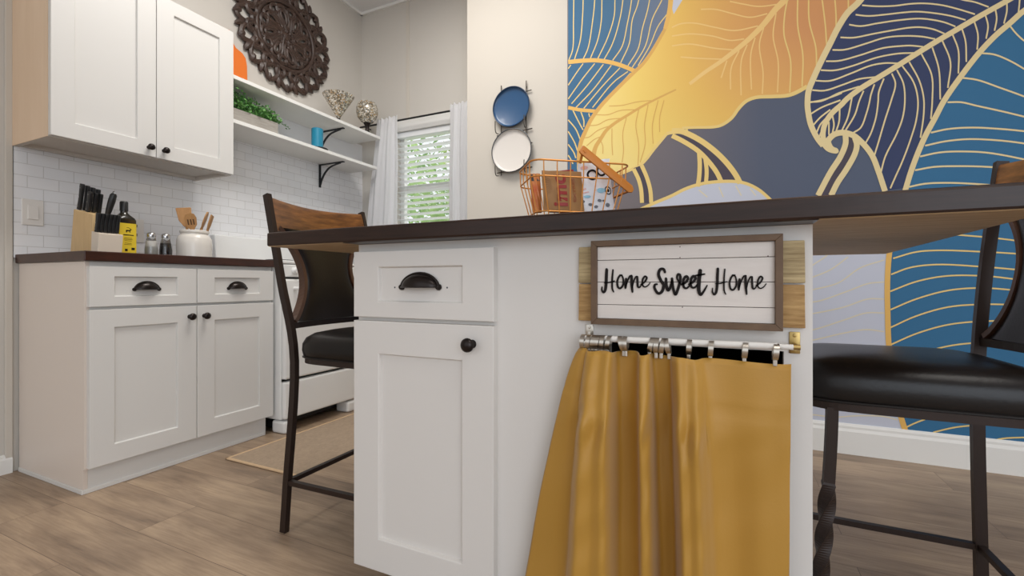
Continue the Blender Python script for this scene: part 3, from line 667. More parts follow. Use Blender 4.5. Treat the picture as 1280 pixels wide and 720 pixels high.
b = new(); box(b, SX+.001, SX+.03, y0+.002, y1-.002, .075, .272, .01); obj('storage_drawer', b, M_STOVE, st)
b = new(); box(b, SX-.02, SX+.0, y0+.005, y1-.005, .272, .285); obj('gap_shade', b, M_BLACK, st)  # black strip painting the shade in the gap between oven door and drawer
b = new(); box(b, SX-.03, SX-.02+.025, y0+.01, y1-.01, .815, .826); obj('gap_shade', b, M_BLACK, st)  # same painted shade in the gap under the control panel
for yy in (y0+.0, y1-.075):
    b = new(); box(b, SX-.07, SX+.03, yy, yy+.075, 0, .066, .012); obj('foot', b, M_STOVE, st)
b = new(); box(b, LW+.05, SX-.08, y0+.01, y1-.01, .02, .07); obj('plinth', b, M_BLACK, st)
for bx, by in ((-2.55, 1.8), (-2.55, 2.07), (-2.28, 1.8), (-2.28, 2.07)):
    b = new()
    for r in (.03, .05, .07): tube(b, [(bx+r*cos(2*pi*k/24), by+r*sin(2*pi*k/24), .920) for k in range(24)], .005, 6, True)
    tube(b, [(bx-.075, by, .919), (bx+.075, by, .919)], .003, 6)
    obj('burner', b, M_BLACK, st)

# ---- rug
rg = thing('rug', 'beige woven runner rug on the floor in front of the stove', 'rug', (-1.8, 2.1, 0))
b = new(); box(b, -2.022, -1.584, 1.34, 2.78, .001, .0065, .002); obj('pile', b, M_RUG, rg)
b = new()
for x0, x1, y0_, y1_ in ((-2.033, -2.019, 1.328, 2.79), (-1.587, -1.573, 1.328, 2.79), (-2.033, -1.573, 1.328, 1.342), (-2.033, -1.573, 2.778, 2.79)): box(b, x0, x1, y0_, y1_, .001, .0085, .003)
obj('binding', b, M_RUGB, rg)

# ---- shelves
for z, lab, y1 in ((1.668, 'lower white wall shelf carrying the planter and candle', 2.770), (1.909, 'upper white wall shelf under the carved medallion', 2.805)):
    sh = thing('wall_shelf', lab, 'shelf', (-2.57, 2.2, z))
    b = new(); box(b, LW+.009, -2.423, 1.62, y1, z, z+.021, .0015); obj('board', b, M_TRIM, sh)
    b = new(); yy = 2.478; xw = LW+.013
    box(b, xw-.003, xw+.003, yy-.009, yy+.009, z-.168, z-.0005, .001); box(b, xw-.003, xw+.235, yy-.009, yy+.009, z-.0065, z-.0005, .001)
    pts = [(xw+.004, yy, z-.15), (xw+.02, yy, z-.11), (xw+.055, yy, z-.062), (xw+.11, yy, z-.026), (xw+.2, yy, z-.009)]
    tube(b, cat(pts, 6), .006, 4, square=True, up=(0, 1, 0), flat=(1.2, .4))
    obj('bracket', b, mat('black_iron', (40, 42, 46), .5, .4), sh)

# ---- carved medallion
def medallion():
    cy, cz, R = 2.19, 2.47, .375; t = thing('wall_medallion', 'dark round carved wooden medallion on the wall above the shelves', 'wall art', (LW, cy, cz-R)); X = LW+.016
    def P(r, a, dx=0): return (X+dx, cy+r*cos(a), cz+r*sin(a))
    def loop(b, rc, a, sr, stt, w, dx=0, teardrop=0, rot=0):
        pts = []
        for k in range(20):
            th = 2*pi*k/20; pr_ = sr*cos(th); pt = stt*sin(th)*(1-teardrop*cos(th)*.5)
            r_, t_ = pr_*cos(rot)-pt*sin(rot), pr_*sin(rot)+pt*cos(rot)
            rr = rc+r_; aa = a+t_/rr; pts.append(P(rr, aa, dx))
        tube(b, pts, w, 6, True, up=(1, 0, 0), flat=(.75, 1))
    b = new()
    for k in range(16):
        a = 2*pi*k/16
        loop(b, .305, a, .052, .05, .0165, (k % 2)*.004, .6, .35)
        loop(b, .262, a+pi/16, .034, .030, .016, .004, 0, 0)
        # pointed leaf tips
        for off, rt, ln in ((pi/16, .335, .04), (.0, .35, .025)):
            q = a+off
            tube(b, [P(rt-.02, q-.03), P(rt, q), P(rt+ln*.6, q+.025), P(rt+ln, q+.05)], [.016, .022, .015, .002], 6, up=(1, 0, 0))
    obj('scroll_border', b, M_MEDAL, t)
    b = new(); tube(b, [P(.222, 2*pi*k/64) for k in range(64)], .016, 10, True, up=(1, 0, 0), flat=(1, 1)); tube(b, [P(.197, 2*pi*k/64) for k in range(64)], .006, 8, True, up=(1, 0, 0)); obj('ring', b, M_MEDAL, t)
    b = new()
    for k in range(8):
        a = 2*pi*k/8+.2
        loop(b, .125, a, .07, .038, .014, 0, -.5, .25); loop(b, .125, a, .042, .018, .012, .003, -.5, .25)
        loop(b, .172, a+pi/8, .025, .034, .013, .003)
        loop(b, .118, a+pi/8, .024, .014, .008, .002)
        tube(b, cat([P(.03, a-.3), P(.08, a+.15), P(.14, a+.30), P(.2, a+.25)], 5), .012, 6, up=(1, 0, 0))
        tube(b, cat([P(.03, a+.3), P(.09, a-.1), P(.15, a-.22), P(.2, a-.3)], 5), .010, 6, up=(1, 0, 0))
    loop(b, .0001, 0, .001, .001, .001) if False else None
    tube(b, [P(.045, 2*pi*k/24) for k in range(24)], .010, 8, True, up=(1, 0, 0))
    lathe(b, [(.032, -.006), (.03, .006), (.018, .012), (0, .014)], P(0, 0), (1, 0, 0), 20)
    obj('lattice', b, M_MEDAL, t)
medallion()

# ---- things on the shelves
def leaf(b, c, d, nrm, L, w):
    d = Vector(d).normalized(); s = d.cross(Vector(nrm)); s = s.normalized() if s.length > 1e-4 else Vector((1, 0, 0)); u = s.cross(d); c = Vector(c)
    v = [b.verts.new(c), b.verts.new(c+d*L*.45+s*w+u*w*.3), b.verts.new(c+d*L), b.verts.new(c+d*L*.45-s*w+u*w*.3)]
    b.faces.new((v[0], v[1], v[2])); b.faces.new((v[0], v[2], v[3]))
b = new()   # orange board leaning on the wall
pts = [(1.70, 1.9335), (1.888, 1.9335), (1.892, 2.14), (1.885, 2.185), (1.865, 2.208), (1.825, 2.222), (1.81, 2.24), (1.805, 2.30), (1.785, 2.315), (1.765, 2.30), (1.76, 2.24), (1.745, 2.222), (1.715, 2.205), (1.70, 2.18)]
prism(b, pts, lambda a, z, d: (LW+.035+d-(z-1.93)*.06, a, z), 0, .014, .002)
tag(obj('cutting_board', b, M_ORANGE), 'orange board standing on the upper shelf beside the wall cabinet', 'cutting board')
pl = thing('potted_plant', 'green leafy plant in a long grey wooden box on the lower shelf', 'plant', (-2.55, 1.85, 1.689))
b = new()
x0, x1, ya, yb_, za, zb = -2.60, -2.462, 1.64, 1.935, 1.6895, 1.766
for q in ((x0, x0+.008, ya, yb_), (x1-.008, x1, ya, yb_), (x0+.008, x1-.008, ya, ya+.008), (x0+.008, x1-.008, yb_-.008, yb_)): box(b, *q, za, zb, .001)
box(b, x0+.008, x1-.008, ya+.008, yb_-.008, za, zb-.012); obj('planter_box', b, M_PLANTER, pl)
b = new(); rr = random.Random(3)
for k in range(1500):
    y = rr.uniform(1.63, 1.95); hgt = .105*(1-.5*max(0, (y-1.72)/.23))
    p = (rr.gauss(-2.515, .03), y+rr.gauss(0, .008), zb+.002+min(1, abs(rr.gauss(0, .5)))*hgt)
    leaf(b, p, (rr.uniform(-1, 1), rr.uniform(-1, 1), rr.uniform(-.2, 1)), (rr.uniform(-1, 1), rr.uniform(-1, 1), .6), rr.uniform(.014, .026), rr.uniform(.005, .0085))
for k in range(22):
    leaf(b, (-2.47+rr.gauss(0, .008), 1.93+k*.004, zb+.018+rr.gauss(0, .007)-.001*k), (rr.uniform(-.5, .5), 1, rr.uniform(-.4, .6)), (0, rr.uniform(-1, 1), 1), .02, .006)
o = obj('foliage', b, M_LEAF, pl, recalc=False)
ca = thing('candle', 'teal pillar candle in a dark dish at the bracket end of the lower shelf', 'candle', (-2.478, 2.255, 1.689))
b = new(); lathe(b, [(0, .012), (.037, .012), (.037, .135), (.034, .138), (.01, .136), (0, .136)], (-2.475, 2.243, 1.6895), seg=28); obj('wax', b, M_TEAL, ca)
b = new(); lathe(b, [(0, 0), (.05, 0), (.062, .006), (.060, .009), (.048, .006), (.0, .005)], (-2.478, 2.255, 1.6895), seg=28); obj('dish', b, M_BLACK, ca)
v1 = thing('mosaic_vase', 'cone-shaped mosaic glass vase on the upper shelf, widening to the top', 'vase', (-2.49, 2.445, 1.93), 'mosaic vases')
b = new(); lathe(b, [(.011, .035), (.016, .048), (.046, .096), (.080, .15), (.106, .192), (.108, .198), (.102, .196), (.075, .152), (.041, .102), (.0, .05)], (-2.49, 2.445, 1.9305), seg=32); obj('bowl', b, M_MOSAIC, v1)
b = new(); lathe(b, [(0, 0), (.045, 0), (.045, .004), (.012, .01), (.009, .02), (.013, .036), (0, .04)], (-2.49, 2.445, 1.9305), seg=24); obj('stem', b, M_BRONZE, v1)
v2 = thing('mosaic_vase', 'round mosaic glass goblet vase on a dark base at the window end of the shelf', 'vase', (-2.478, 2.72, 1.93), 'mosaic vases')
cy2 = 2.72
b = new(); lathe(b, [(.02, .082), (.045, .095), (.07, .125), (.082, .165), (.08, .2), (.07, .228), (.06, .242), (.056, .24), (.066, .22), (.075, .17), (.05, .11), (0, .09)], (-2.478, cy2, 1.9305), seg=32); obj('bowl', b, M_MOSAIC, v2)
b = new(); lathe(b, [(0, 0), (.042, 0), (.042, .006), (.022, .014), (.014, .04), (.016, .065), (.03, .088), (0, .09)], (-2.478, cy2, 1.9305), seg=24); obj('stem', b, M_BRONZE, v2)

# ---- curtains, rod and blind at the kitchen window
rd = thing('curtain_rod', 'thin black curtain rod above the kitchen window', 'curtain rod', (-2.1, BW-.08, 2.04))
b = new(); tube(b, [(-2.66, BW-.08, 2.047), (-1.56, BW-.08, 2.047)], .007, 12); obj('rod', b, M_BLACK, rd)
for x in (-2.62, -1.62):
    b = new(); tube(b, [(x, BW-.002, 2.047), (x, BW-.08, 2.047)], .005, 8); obj('rod_bracket', b, M_BLACK, rd)
def curtain(name, label, xt0, xt1, xb0, xb1, z0, z1, y, amp, folds, ph):
    b = new()
    def g(u, v):
        x = (xt0+(xt1-xt0)*u)*(1-v)+(xb0+(xb1-xb0)*u)*v
        a = amp*(.55+.6*v)
        return (x, y+a*sin(2*pi*folds*u+ph)+a*.35*sin(2*pi*folds*2.3*u+1.3+v)+.004*sin(9*v+5*u), z1+(z0-z1)*v+.006*sin(2*pi*folds*2*u))
    grid(b, g, 90, 24)
    o = obj(name, b, M_CURTAIN, recalc=False, solid=.0012, sharp=0); tag(o, label, 'curtain', 'white window curtains')
curtain('curtain', 'white curtain panel gathered at the left side of the kitchen window', -2.47, -2.265, -2.62, -2.262, .93, 2.075, BW-.102, .013, 2.6, .4)
curtain('curtain', 'white curtain panel gathered at the right side of the kitchen window', -1.80, -1.58, -1.815, -1.58, .93, 2.085, BW-.102, .012, 3.2, 1.0)
bl = thing('window_blind', 'white slatted venetian blind hanging inside the kitchen window', 'blind', (-2.075, BW+.02, wz0))
b = new(); box(b, wx0+.004, wx1-.004, BW+.002, BW+.04, wz1-.045, wz1-.002, .003); obj('headrail', b, M_BLIND, bl)
b = new(); z = wz1-.085
while z > wz0+.04:
    q = bmesh.new(); box(q, wx0+.006, wx1-.006, -.021, .021, -.0012, .0012)
    xform(q, Matrix.Translation((0, BW+.026, z)) @ Matrix.Rotation(radians(-14), 4, 'X')); merge(b, q); z -= .0435
obj('slats', b, M_BLIND, bl)
b = new()
for x in (wx0+.09, wx1-.09): tube(b, [(x, BW+.003, wz1-.05), (x, BW+.003, wz0+.03)], .0012, 5)
obj('ladder_cord', b, M_BLIND, bl)
b = new(); box(b, wx0+.006, wx1-.006, BW+.008, BW+.044, wz0+.005, wz0+.025, .003); obj('bottom_rail', b, M_BLIND, bl)

# ---- outdoors seen through the window
b = new(); box(b, -9, 3, 3.3, 16, -.4, -.3); o = struct('ground', b, M_GRASS)
def bush(name, label, cx, cy, r, h, n, m, seed, trunk=.8):
    rr = random.Random(seed); t = thing(name, label, 'tree', (cx, cy, -.3), 'garden trees')
    b = new(); tube(b, [(cx, cy, -.3), (cx+.05, cy, trunk), (cx, cy+.05, h*.75)], [.09, .07, .03], 8); obj('trunk', b, M_BARK, t)
    b = new()
    for k in range(n):
        a, e = rr.uniform(0, 2*pi), rr.gauss(0, .5); q = rr.uniform(.35, 1)**.6
        p = (cx+r*q*cos(a)*cos(e), cy+r*q*sin(a)*cos(e), h*.55+h*.5*q*sin(e)*1.0+rr.gauss(0, .1))
        leaf(b, p, (rr.uniform(-1, 1), rr.uniform(-1, 1), rr.uniform(-.8, .5)), (rr.uniform(-1, 1), rr.uniform(-1, 1), 1), rr.uniform(.10, .2), rr.uniform(.03, .06))
    obj('foliage', b, m, t, recalc=False)
bush('garden_tree', 'pale green leafy tree close outside the kitchen window', -3.35, 5.4, 1.0, 2.6, 1500, M_OUTLEAF2, 1)
bush('garden_tree', 'mid green leafy tree outside the window, far behind the pale one', -7.2, 9.2, 1.7, 5.0, 2200, M_OUTLEAF, 2)
bush('garden_tree', 'taller green tree outside the window, seen through the upper blind slats', -5.0, 12.6, 1.9, 6.6, 2200, M_OUTLEAF, 3)

# ---- backsplash fittings
sw = thing('light_switch', 'white rocker light switch on the tiled wall above the counter end', 'light switch', (LW+.012, .927, 1.03))
b = new(); box(b, LW+.0105, LW+.016, .893, .963, 1.042, 1.154, .0025); obj('plate', b, M_SWITCH, sw)
b = new(); prism(b, [(.0, 1.068), (.006, 1.068), (.002, 1.128), (0, 1.128)], lambda a, z, d: (LW+.016+a, d, z), .911, .945, .001); obj('rocker', b, M_SWITCH, sw)
ot = thing('wall_outlet', 'white power outlet on the tiles behind the oil bottle', 'outlet', (LW+.012, 1.29, 1.0))
b = new(); box(b, LW+.0105, LW+.016, 1.262, 1.345, 1.0, 1.118, .0025); obj('plate', b, M_SWITCH, ot)
for z in (1.038, 1.083):
    b = new(); box(b, LW+.016, LW+.0165, 1.29, 1.293, z-.007, z+.007); box(b, LW+.016, LW+.0165, 1.312, 1.315, z-.007, z+.007); box(b, LW+.0159, LW+.0164, 1.299, 1.306, z-.011, z-.006); obj('socket', b, M_BLACK, ot)

# ---- counter items
CT = .9145
kb = thing('knife_block', 'pale maple knife block on the wooden counter near the light switch', 'knife block', (-2.39, 1.01, CT))
b = new(); prism(b, [(-2.50, CT), (-2.325, CT), (-2.318, 1.073), (-2.47, 1.103)], lambda a, z, d: (a, d, z), .972, 1.046, .002); obj('tall_block', b, M_BLOCK, kb)
b = new(); prism(b, [(-2.324, CT), (-2.272, CT), (-2.262, .992), (-2.318, 1.004)], lambda a, z, d: (a, d, z), .968, 1.05, .002); obj('step_block', b, M_BLOCKF, kb)['label'] = 'paler front step'
def knife(i, base, d, L, w, label, grp, rivets=3):
    t = thing('kitchen_knife', label, 'knife', base, grp); base = Vector(base); d = Vector(d).normalized(); s = Vector((0, 1, 0)); f = s.cross(d).normalized()
    b = new(); pts = [(0, .8), (.15, .9), (.4, .72), (.7, .8), (.9, 1.05), (1, .8)]
    rows = []
    for tt, k in [(0, .8), (.1, .92), (.3, .78), (.55, .74), (.8, .95), (.93, 1.05), (1.0, .75)]:
        c = base+d*L*tt+f*(w*.15*sin(tt*pi*1.5)); rows.append([b.verts.new(c+f*w*k*x+s*.0065*y) for x, y in ((1, .6), (.6, 1), (-.6, 1), (-1, .6), (-1, -.6), (-.6, -1), (.6, -1), (1, -.6))])
    for A, B in zip(rows[:-1], rows[1:]):
        for k in range(8): b.faces.new((A[k], A[(k+1) % 8], B[(k+1) % 8], B[k])).smooth = True
    b.faces.new(rows[0][::-1]); b.faces.new(rows[-1])
    for k in range(rivets):
        c = base+d*L*(.12+.36*k)
        for sg in (-1, 1): lathe(b, [(.0026, 0), (.0026, .0005), (0, .0008)], c+s*sg*.0066, (0, sg, 0), 8, 1)
    box(b, *[v for p in zip(base-Vector((.004, .001, .008)), base+Vector((.004, .001, .002))) for v in p], 0, 1)
    obj('handle', b, [M_BLACK, M_STEEL], t)
kd = (.28, 0, 1)
places = ['at the near corner of the block', 'second along the tall row', 'third along the tall row', 'at the far end of the tall row']
for i in range(4): knife(i, (-2.452+.004*i, .983+.0165*i, 1.102-.001*i), kd, .108-.004*i, .0115, 'large black-handled knife in the block, back row, '+places[i], 'large knives in the block')
for i in range(3): knife(i, (-2.388, .985+.018*i, 1.089), kd, .084-.002*i, .010, 'medium black-handled knife in the block, middle row, '+['nearest', 'middle', 'furthest'][i]+' of three', 'medium knives in the block')
for i in range(6): knife(i, (-2.292, .974+.0132*i, 1.0), (.2, 0, 1), .076, .0085, 'black steak knife in the front step of the block, '+['first', 'second', 'third', 'fourth', 'fifth', 'sixth'][i]+' from the left', 'steak knives in the block', 2)
sc = thing('sharpening_steel', 'thick black sharpening steel handle at the far side of the knife block', 'sharpening steel', (-2.36, 1.04, 1.085))
b = new(); lathe(b, [(.009, 0), (.011, .02), (.013, .06), (.012, .085), (.008, .092), (0, .094)], (-2.36, 1.04, 1.083), (.3, .12, 1), 14); h = obj('handle', b, M_BLACK, sc)
b = new(); tube(b, [Vector((-2.334, 1.05, 1.172))+Vector((.008*cos(2*pi*k/16), 0, .008*sin(2*pi*k/16))) for k in range(16)], .0015, 6, True); obj('hanging_ring', b, M_STEEL, sc)

ob = thing('oil_bottle', 'dark square glass oil bottle with a yellow label on the counter', 'bottle', (-2.36, 1.098, CT))
def rsq(b, prof, c, seg=8, mi=0):
    rows = []
    for hw, rad, z in prof:
        ring = []
        for k in range(4):
            cx, cy = [(1, 1), (-1, 1), (-1, -1), (1, -1)][k]
            for j in range(seg+1):
                a = pi/2*k+pi/2*j/seg; ring.append(b.verts.new((c[0]+cx*(hw-rad)+rad*cos(a), c[1]+cy*(hw-rad)+rad*sin(a), c[2]+z)))
        rows.append(ring)
    n = len(rows[0])
    for A, B in zip(rows[:-1], rows[1:]):
        for k in range(n): f = b.faces.new((A[k], A[(k+1) % n], B[(k+1) % n], B[k])); f.smooth = True; f.material_index = mi
    b.faces.new(rows[0][::-1]); b.faces.new(rows[-1])
oc = (-2.36, 1.098, CT)
b = new(); rsq(b, [(.030, .006, 0), (.0325, .006, .004), (.0325, .006, .150), (.0305, .012, .160), (.022, .018, .172), (.0135, .0134, .182), (.0125, .0124, .195)], oc); obj('body', b, M_BOTTLE, ob)
b = new(); lathe(b, [(.0125, .19), (.0148, .192), (.0148, .228), (.0125, .232), (0, .232)], oc, seg=20); obj('cap', b, M_BLACK, ob)
b = new(); rsq(b, [(.0331, .0065, .008), (.0331, .0065, .136)], oc); lb = obj('label', b, M_YELLOW, ob); n = sub(lb, ob)
b = new()     # ibex-like animal mark, lines of print, vertical lettering
xf = oc[0]+.0333
def glyph(poly, c, s, d=.0004):
    prism(b, poly, lambda a, z, dd: (xf+dd, c[0]+a*s, c[1]+z*s), 0, d)
glyph([(-.5, 0), (-.45, .5), (-.1, .55), (.25, .5), (.42, .75), (.62, .8), (.68, .62), (.5, .5), (.42, .3), (.4, -.1), (.3, -.1), (.28, .22), (-.2, .22), (-.3, -.1), (-.42, -.1), (-.36, .2)], (oc[1], CT+.098), .018)
tube(b, cat([(xf, oc[1]+.009, CT+.112), (xf, oc[1]+.002, CT+.1175), (xf, oc[1]-.006, CT+.1165)], 5), .0009, 5)
box(b, xf, xf+.0004, oc[1]-.018, oc[1]+.02, CT+.084, CT+.088)
for z, w in ((.072, .014), (.066, .016), (.060, .013), (.050, .012), (.044, .014)): box(b, xf, xf+.0003, oc[1]-w, oc[1]+w, CT+z, CT+z+.0014)
box(b, xf, xf+.0004, oc[1]-.012, oc[1]-.002, CT+.016, CT+.026); box(b, xf, xf+.0004, oc[1]+.012, oc[1]+.024, CT+.022, CT+.032)
obj('print', b, M_INK, n); b = new()
q = text_bm('OLIVE OIL', .0135, .0002); xform(q, Matrix.Translation((oc[0], oc[1]-.0334, CT+.072)) @ Matrix.Rotation(pi/2, 4, 'X') @ Matrix.Rotation(pi/2, 4, 'Z')); merge(b, q)
obj('lettering', b, M_INK, n)
def shaker_pot(label, c, fill, fm, fh):
    t = thing('spice_shaker', label, 'shaker', c, 'salt and pepper shakers')
    b = new(); lathe(b, [(0, .006), (.024, .006), (.0245, .03), (.021, .06), (.0165, .082), (.0165, .09)], c, seg=24); lathe(b, [(.0155, .09), (.0155, .082), (.020, .06), (.0232, .03), (.0225, .009), (0, .009)], c, seg=24); obj('glass_jar', b, M_GLASS, t)
    b = new(); lathe(b, [(0, .0095), (.0222, .0095), (.0228, .03), (.0205, fh-.008), (.0195, fh), (0, fh)], c, seg=24); obj(fill, b, fm, t)
    b = new(); lathe(b, [(.0172, .086), (.0178, .09), (.0178, .099), (.015, .104), (.008, .107), (0, .1075)], c, seg=24); obj('lid', b, M_STEEL, t)
    b = new(); lathe(b, [(0, 0), (.027, 0), (.027, .004), (.024, .006), (0, .006)], c, seg=24); obj('base', b, M_BRONZE, t)
shaker_pot('glass salt shaker full of white salt beside the oil bottle', (-2.34, 1.192, CT), 'salt', M_SALT, .068)
shaker_pot('glass pepper shaker of brown pepper beside the cream crock', (-2.34, 1.251, CT), 'pepper', M_PEPPER, .062)
jar = thing('utensil_crock', 'cream glazed stoneware crock on the counter holding wooden utensils', 'crock', (-2.33, 1.372, CT))
jc = (-2.33, 1.372, CT)
b = new(); lathe(b, [(0, 0), (.066, 0), (.072, .006), (.073, .06), (.071, .09), (.062, .108), (.055, .113), (.055, .118), (.06, .122), (.06, .130), (.056, .133), (.052, .130), (.05, .112), (.062, .09), (.065, .02), (0, .012)], jc, seg=36); obj('pot', b, M_CROCK, jar)
def utensil(name, label, base, top, outline, slots=None, tilt=0):
    t = thing(name, label, 'utensil', base, 'wooden utensils in the crock'); A, B = Vector(base), Vector(top); d = (B-A); L = d.length; d.normalize()
    s = Vector((sin(tilt), cos(tilt), 0)); s = (s-d*s.dot(d)).normalized(); n_ = d.cross(s)
    b = new(); tube(b, [A, A+d*L*.62], .006, 8); obj('shaft', b, M_SPOON, t)
    b = new(); prism(b, outline, lambda a, z, dd: A+d*(L*.6+z*L*.4)+s*a+n_*dd, -.003, .003, .001)
    h = obj('head', b, M_SPOON, t)
    if slots:
        b = new()
        for a0 in slots: prism(b, [(a0-.003, .30), (a0+.003, .30), (a0+.002, .62), (a0-.004, .62)], lambda a, z, dd: A+d*(L*.6+z*L*.4)+s*a+n_*dd, -.0034, .0034)
        obj('slots', b, mat('slot_shadow_brown', (96, 66, 36), .8), sub(h, t))
utensil('wooden_turner', 'flat square-ended wooden turner standing at the back of the crock', (-2.33, 1.36, CT+.015), (-2.36, 1.338, 1.156), [(-.010, 0), (.010, 0), (.027, .35), (.031, .98), (.026, 1), (-.026, 1), (-.031, .98), (-.027, .35)], tilt=.5)
utensil('slotted_spoon', 'slotted wooden spoon leaning in front of the turner in the crock', (-2.32, 1.375, CT+.015), (-2.305, 1.335, 1.128), [(-.008, 0), (.008, 0), (.022, .3), (.024, .7), (.016, .93), (0, 1), (-.016, .93), (-.024, .7), (-.022, .3)], (-.011, 0, .011), .5)
utensil('wooden_spoon', 'wooden spoon seen edge-on leaning right in the crock', (-2.335, 1.36, CT+.015), (-2.33, 1.437, 1.148), [(-.006, 0), (.006, 0), (.018, .3), (.02, .65), (.012, .93), (0, 1), (-.012, .93), (-.02, .65), (-.018, .3)], tilt=-.8)
utensil('wooden_spatula', 'short wooden spatula beside the edge-on spoon in the crock', (-2.315, 1.385, CT+.015), (-2.298, 1.438, 1.128), [(-.006, 0), (.006, 0), (.016, .4), (.017, 1), (-.017, 1), (-.016, .4)], tilt=-.7)

# ================================================================== ISLAND
IX0, IX1, IF, IB = -.835, .132, .887, 1.50
isl = thing('kitchen_island', 'white kitchen island with a drawer, a door and a curtained opening', 'kitchen island', ((IX0+IX1)/2, 1.19, 0))
b = new()
ox0, ox1, oz0, oz1 = -.201, .091, .05, .679
box(b, IX0, -.442, IF, IF+.018, .094, .8895); box(b, -.442, ox0, IF, IF+.018, 0, .8895); box(b, ox1, IX1, IF, IF+.018, 0, .8895); box(b, ox0, ox1, IF, IF+.018, oz1, .8895); box(b, ox0, ox1, IF, IF+.018, 0, oz0)
obj('front_panel', b, M_ISL, isl)
b = new(); box(b, IX0+.018, -.442, 1.062, 1.08, 0, .094); obj('toe_kick', b, M_ISL, isl)
b = new(); prism(b, [(IF+.018, .094), (1.062, .094), (1.062, 0), (IB, 0), (IB, .8895), (IF+.018, .8895)], lambda a, z, d: (d, a, z), IX0, IX0+.018); box(b, IX0+.018, -.442, IF+.018, 1.062, .094, .11); box(b, IX1-.018, IX1, IF+.018, IB, 0, .8895); box(b, IX0+.018, IX1-.018, IB-.018, IB, 0, .8895); obj('side_panel', b, M_ISL, isl)
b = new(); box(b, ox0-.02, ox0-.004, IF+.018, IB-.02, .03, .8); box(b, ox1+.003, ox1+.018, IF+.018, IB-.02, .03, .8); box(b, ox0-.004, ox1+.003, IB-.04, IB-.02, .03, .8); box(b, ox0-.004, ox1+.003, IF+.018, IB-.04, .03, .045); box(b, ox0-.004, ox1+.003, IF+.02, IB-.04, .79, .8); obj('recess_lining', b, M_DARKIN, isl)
dr = obj('drawer', shaker(IY(IF), -.833, -.444, .7105, .8705, .02, .0385, .008, .002, .0775), M_ISL, isl); n = sub(dr, isl)
obj('pull', cup_pull(IY(IF-.0125), -.638, .784, .102, .031, .025), M_BRONZE, n)
for x in (-.712, -.565):
    b = new(); lathe(b, [(0, .0002), (.0022, .0002), (.0022, 0)], (x, IF-.0121, .783), (0, -1, 0), 10); obj('screw_hole', b, M_GREYRIM, n)
dr = obj('door', shaker(IY(IF), -.833, -.444, .098, .7015, .02, .0785, .009, .002), M_ISL, isl); n = sub(dr, isl)
obj('knob', knob(IY(IF-.02), -.495, .661, .0155), M_BRONZE, n)
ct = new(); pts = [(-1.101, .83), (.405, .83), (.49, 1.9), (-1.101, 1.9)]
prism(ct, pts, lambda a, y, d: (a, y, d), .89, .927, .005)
bmesh.ops.recalc_face_normals(ct, faces=ct.faces[:])
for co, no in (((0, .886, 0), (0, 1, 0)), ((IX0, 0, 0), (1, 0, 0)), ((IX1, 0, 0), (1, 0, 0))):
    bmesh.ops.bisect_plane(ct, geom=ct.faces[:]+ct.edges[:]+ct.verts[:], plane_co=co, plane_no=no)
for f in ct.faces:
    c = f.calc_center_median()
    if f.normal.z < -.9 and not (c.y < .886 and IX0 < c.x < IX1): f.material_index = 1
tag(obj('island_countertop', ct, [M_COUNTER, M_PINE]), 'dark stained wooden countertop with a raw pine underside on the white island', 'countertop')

# boards and sign
for z0, z1, m, lab in ((.7935, .864, M_PALLET, 'upper weathered greenish board fixed behind the framed sign'), (.7195, .7915, M_PALLET2, 'lower tan wooden board fixed behind the framed sign')):
    t = new(); pts = [(-.2605, z0), (-.1, z0+.0008), (.1205, z0), (.1195, z1-.001), (0, z1), (-.2595, z1)]
    prism(t, pts, lambda a, z, d: (a, IF-.0005-d, z), 0, .010, .001)
    tag(obj('wooden_board', t, m), lab, 'board', 'boards behind the sign')
sg = thing('framed_sign', 'framed white plank sign reading Home Sweet Home on the island front', 'sign', (-.071, .87, .715))
SB = IF-.0108; SF = .855
x0, x1, z0, z1 = -.230, .087, .715, .8735; fw = .011
b = new()
for pts in ([(x0, z0), (x1, z0), (x1-fw, z0+fw), (x0+fw, z0+fw)], [(x1, z0), (x1, z1), (x1-fw, z1-fw), (x1-fw, z0+fw)], [(x1, z1), (x0, z1), (x0+fw, z1-fw), (x1-fw, z1-fw)], [(x0, z1), (x0, z0), (x0+fw, z0+fw), (x0+fw, z1-fw)]):
    prism(b, pts, lambda a, z, d: (a, SF+d, z), 0, SB-SF, .0008)
obj('frame', b, M_SIGNF, sg)
b = new(); zz = [z0+fw, .7465, .7915-.006+.0065, .8415, z1-fw]
zz = [z0+fw, .7525, .795, .8365, z1-fw]
for a, c in zip(zz[:-1], zz[1:]): box(b, x0+fw, x1-fw, SF+.008, SF+.016, a+.0005, c-.0005, .0006)
pan = obj('plank_panel', b, M_SIGNW, sg)
b = new(); box(b, x0+fw, x1-fw, SF+.0145, SF+.0175, z0+fw, z1-fw); obj('backing', b, M_DARKIN, sg)
b = new()
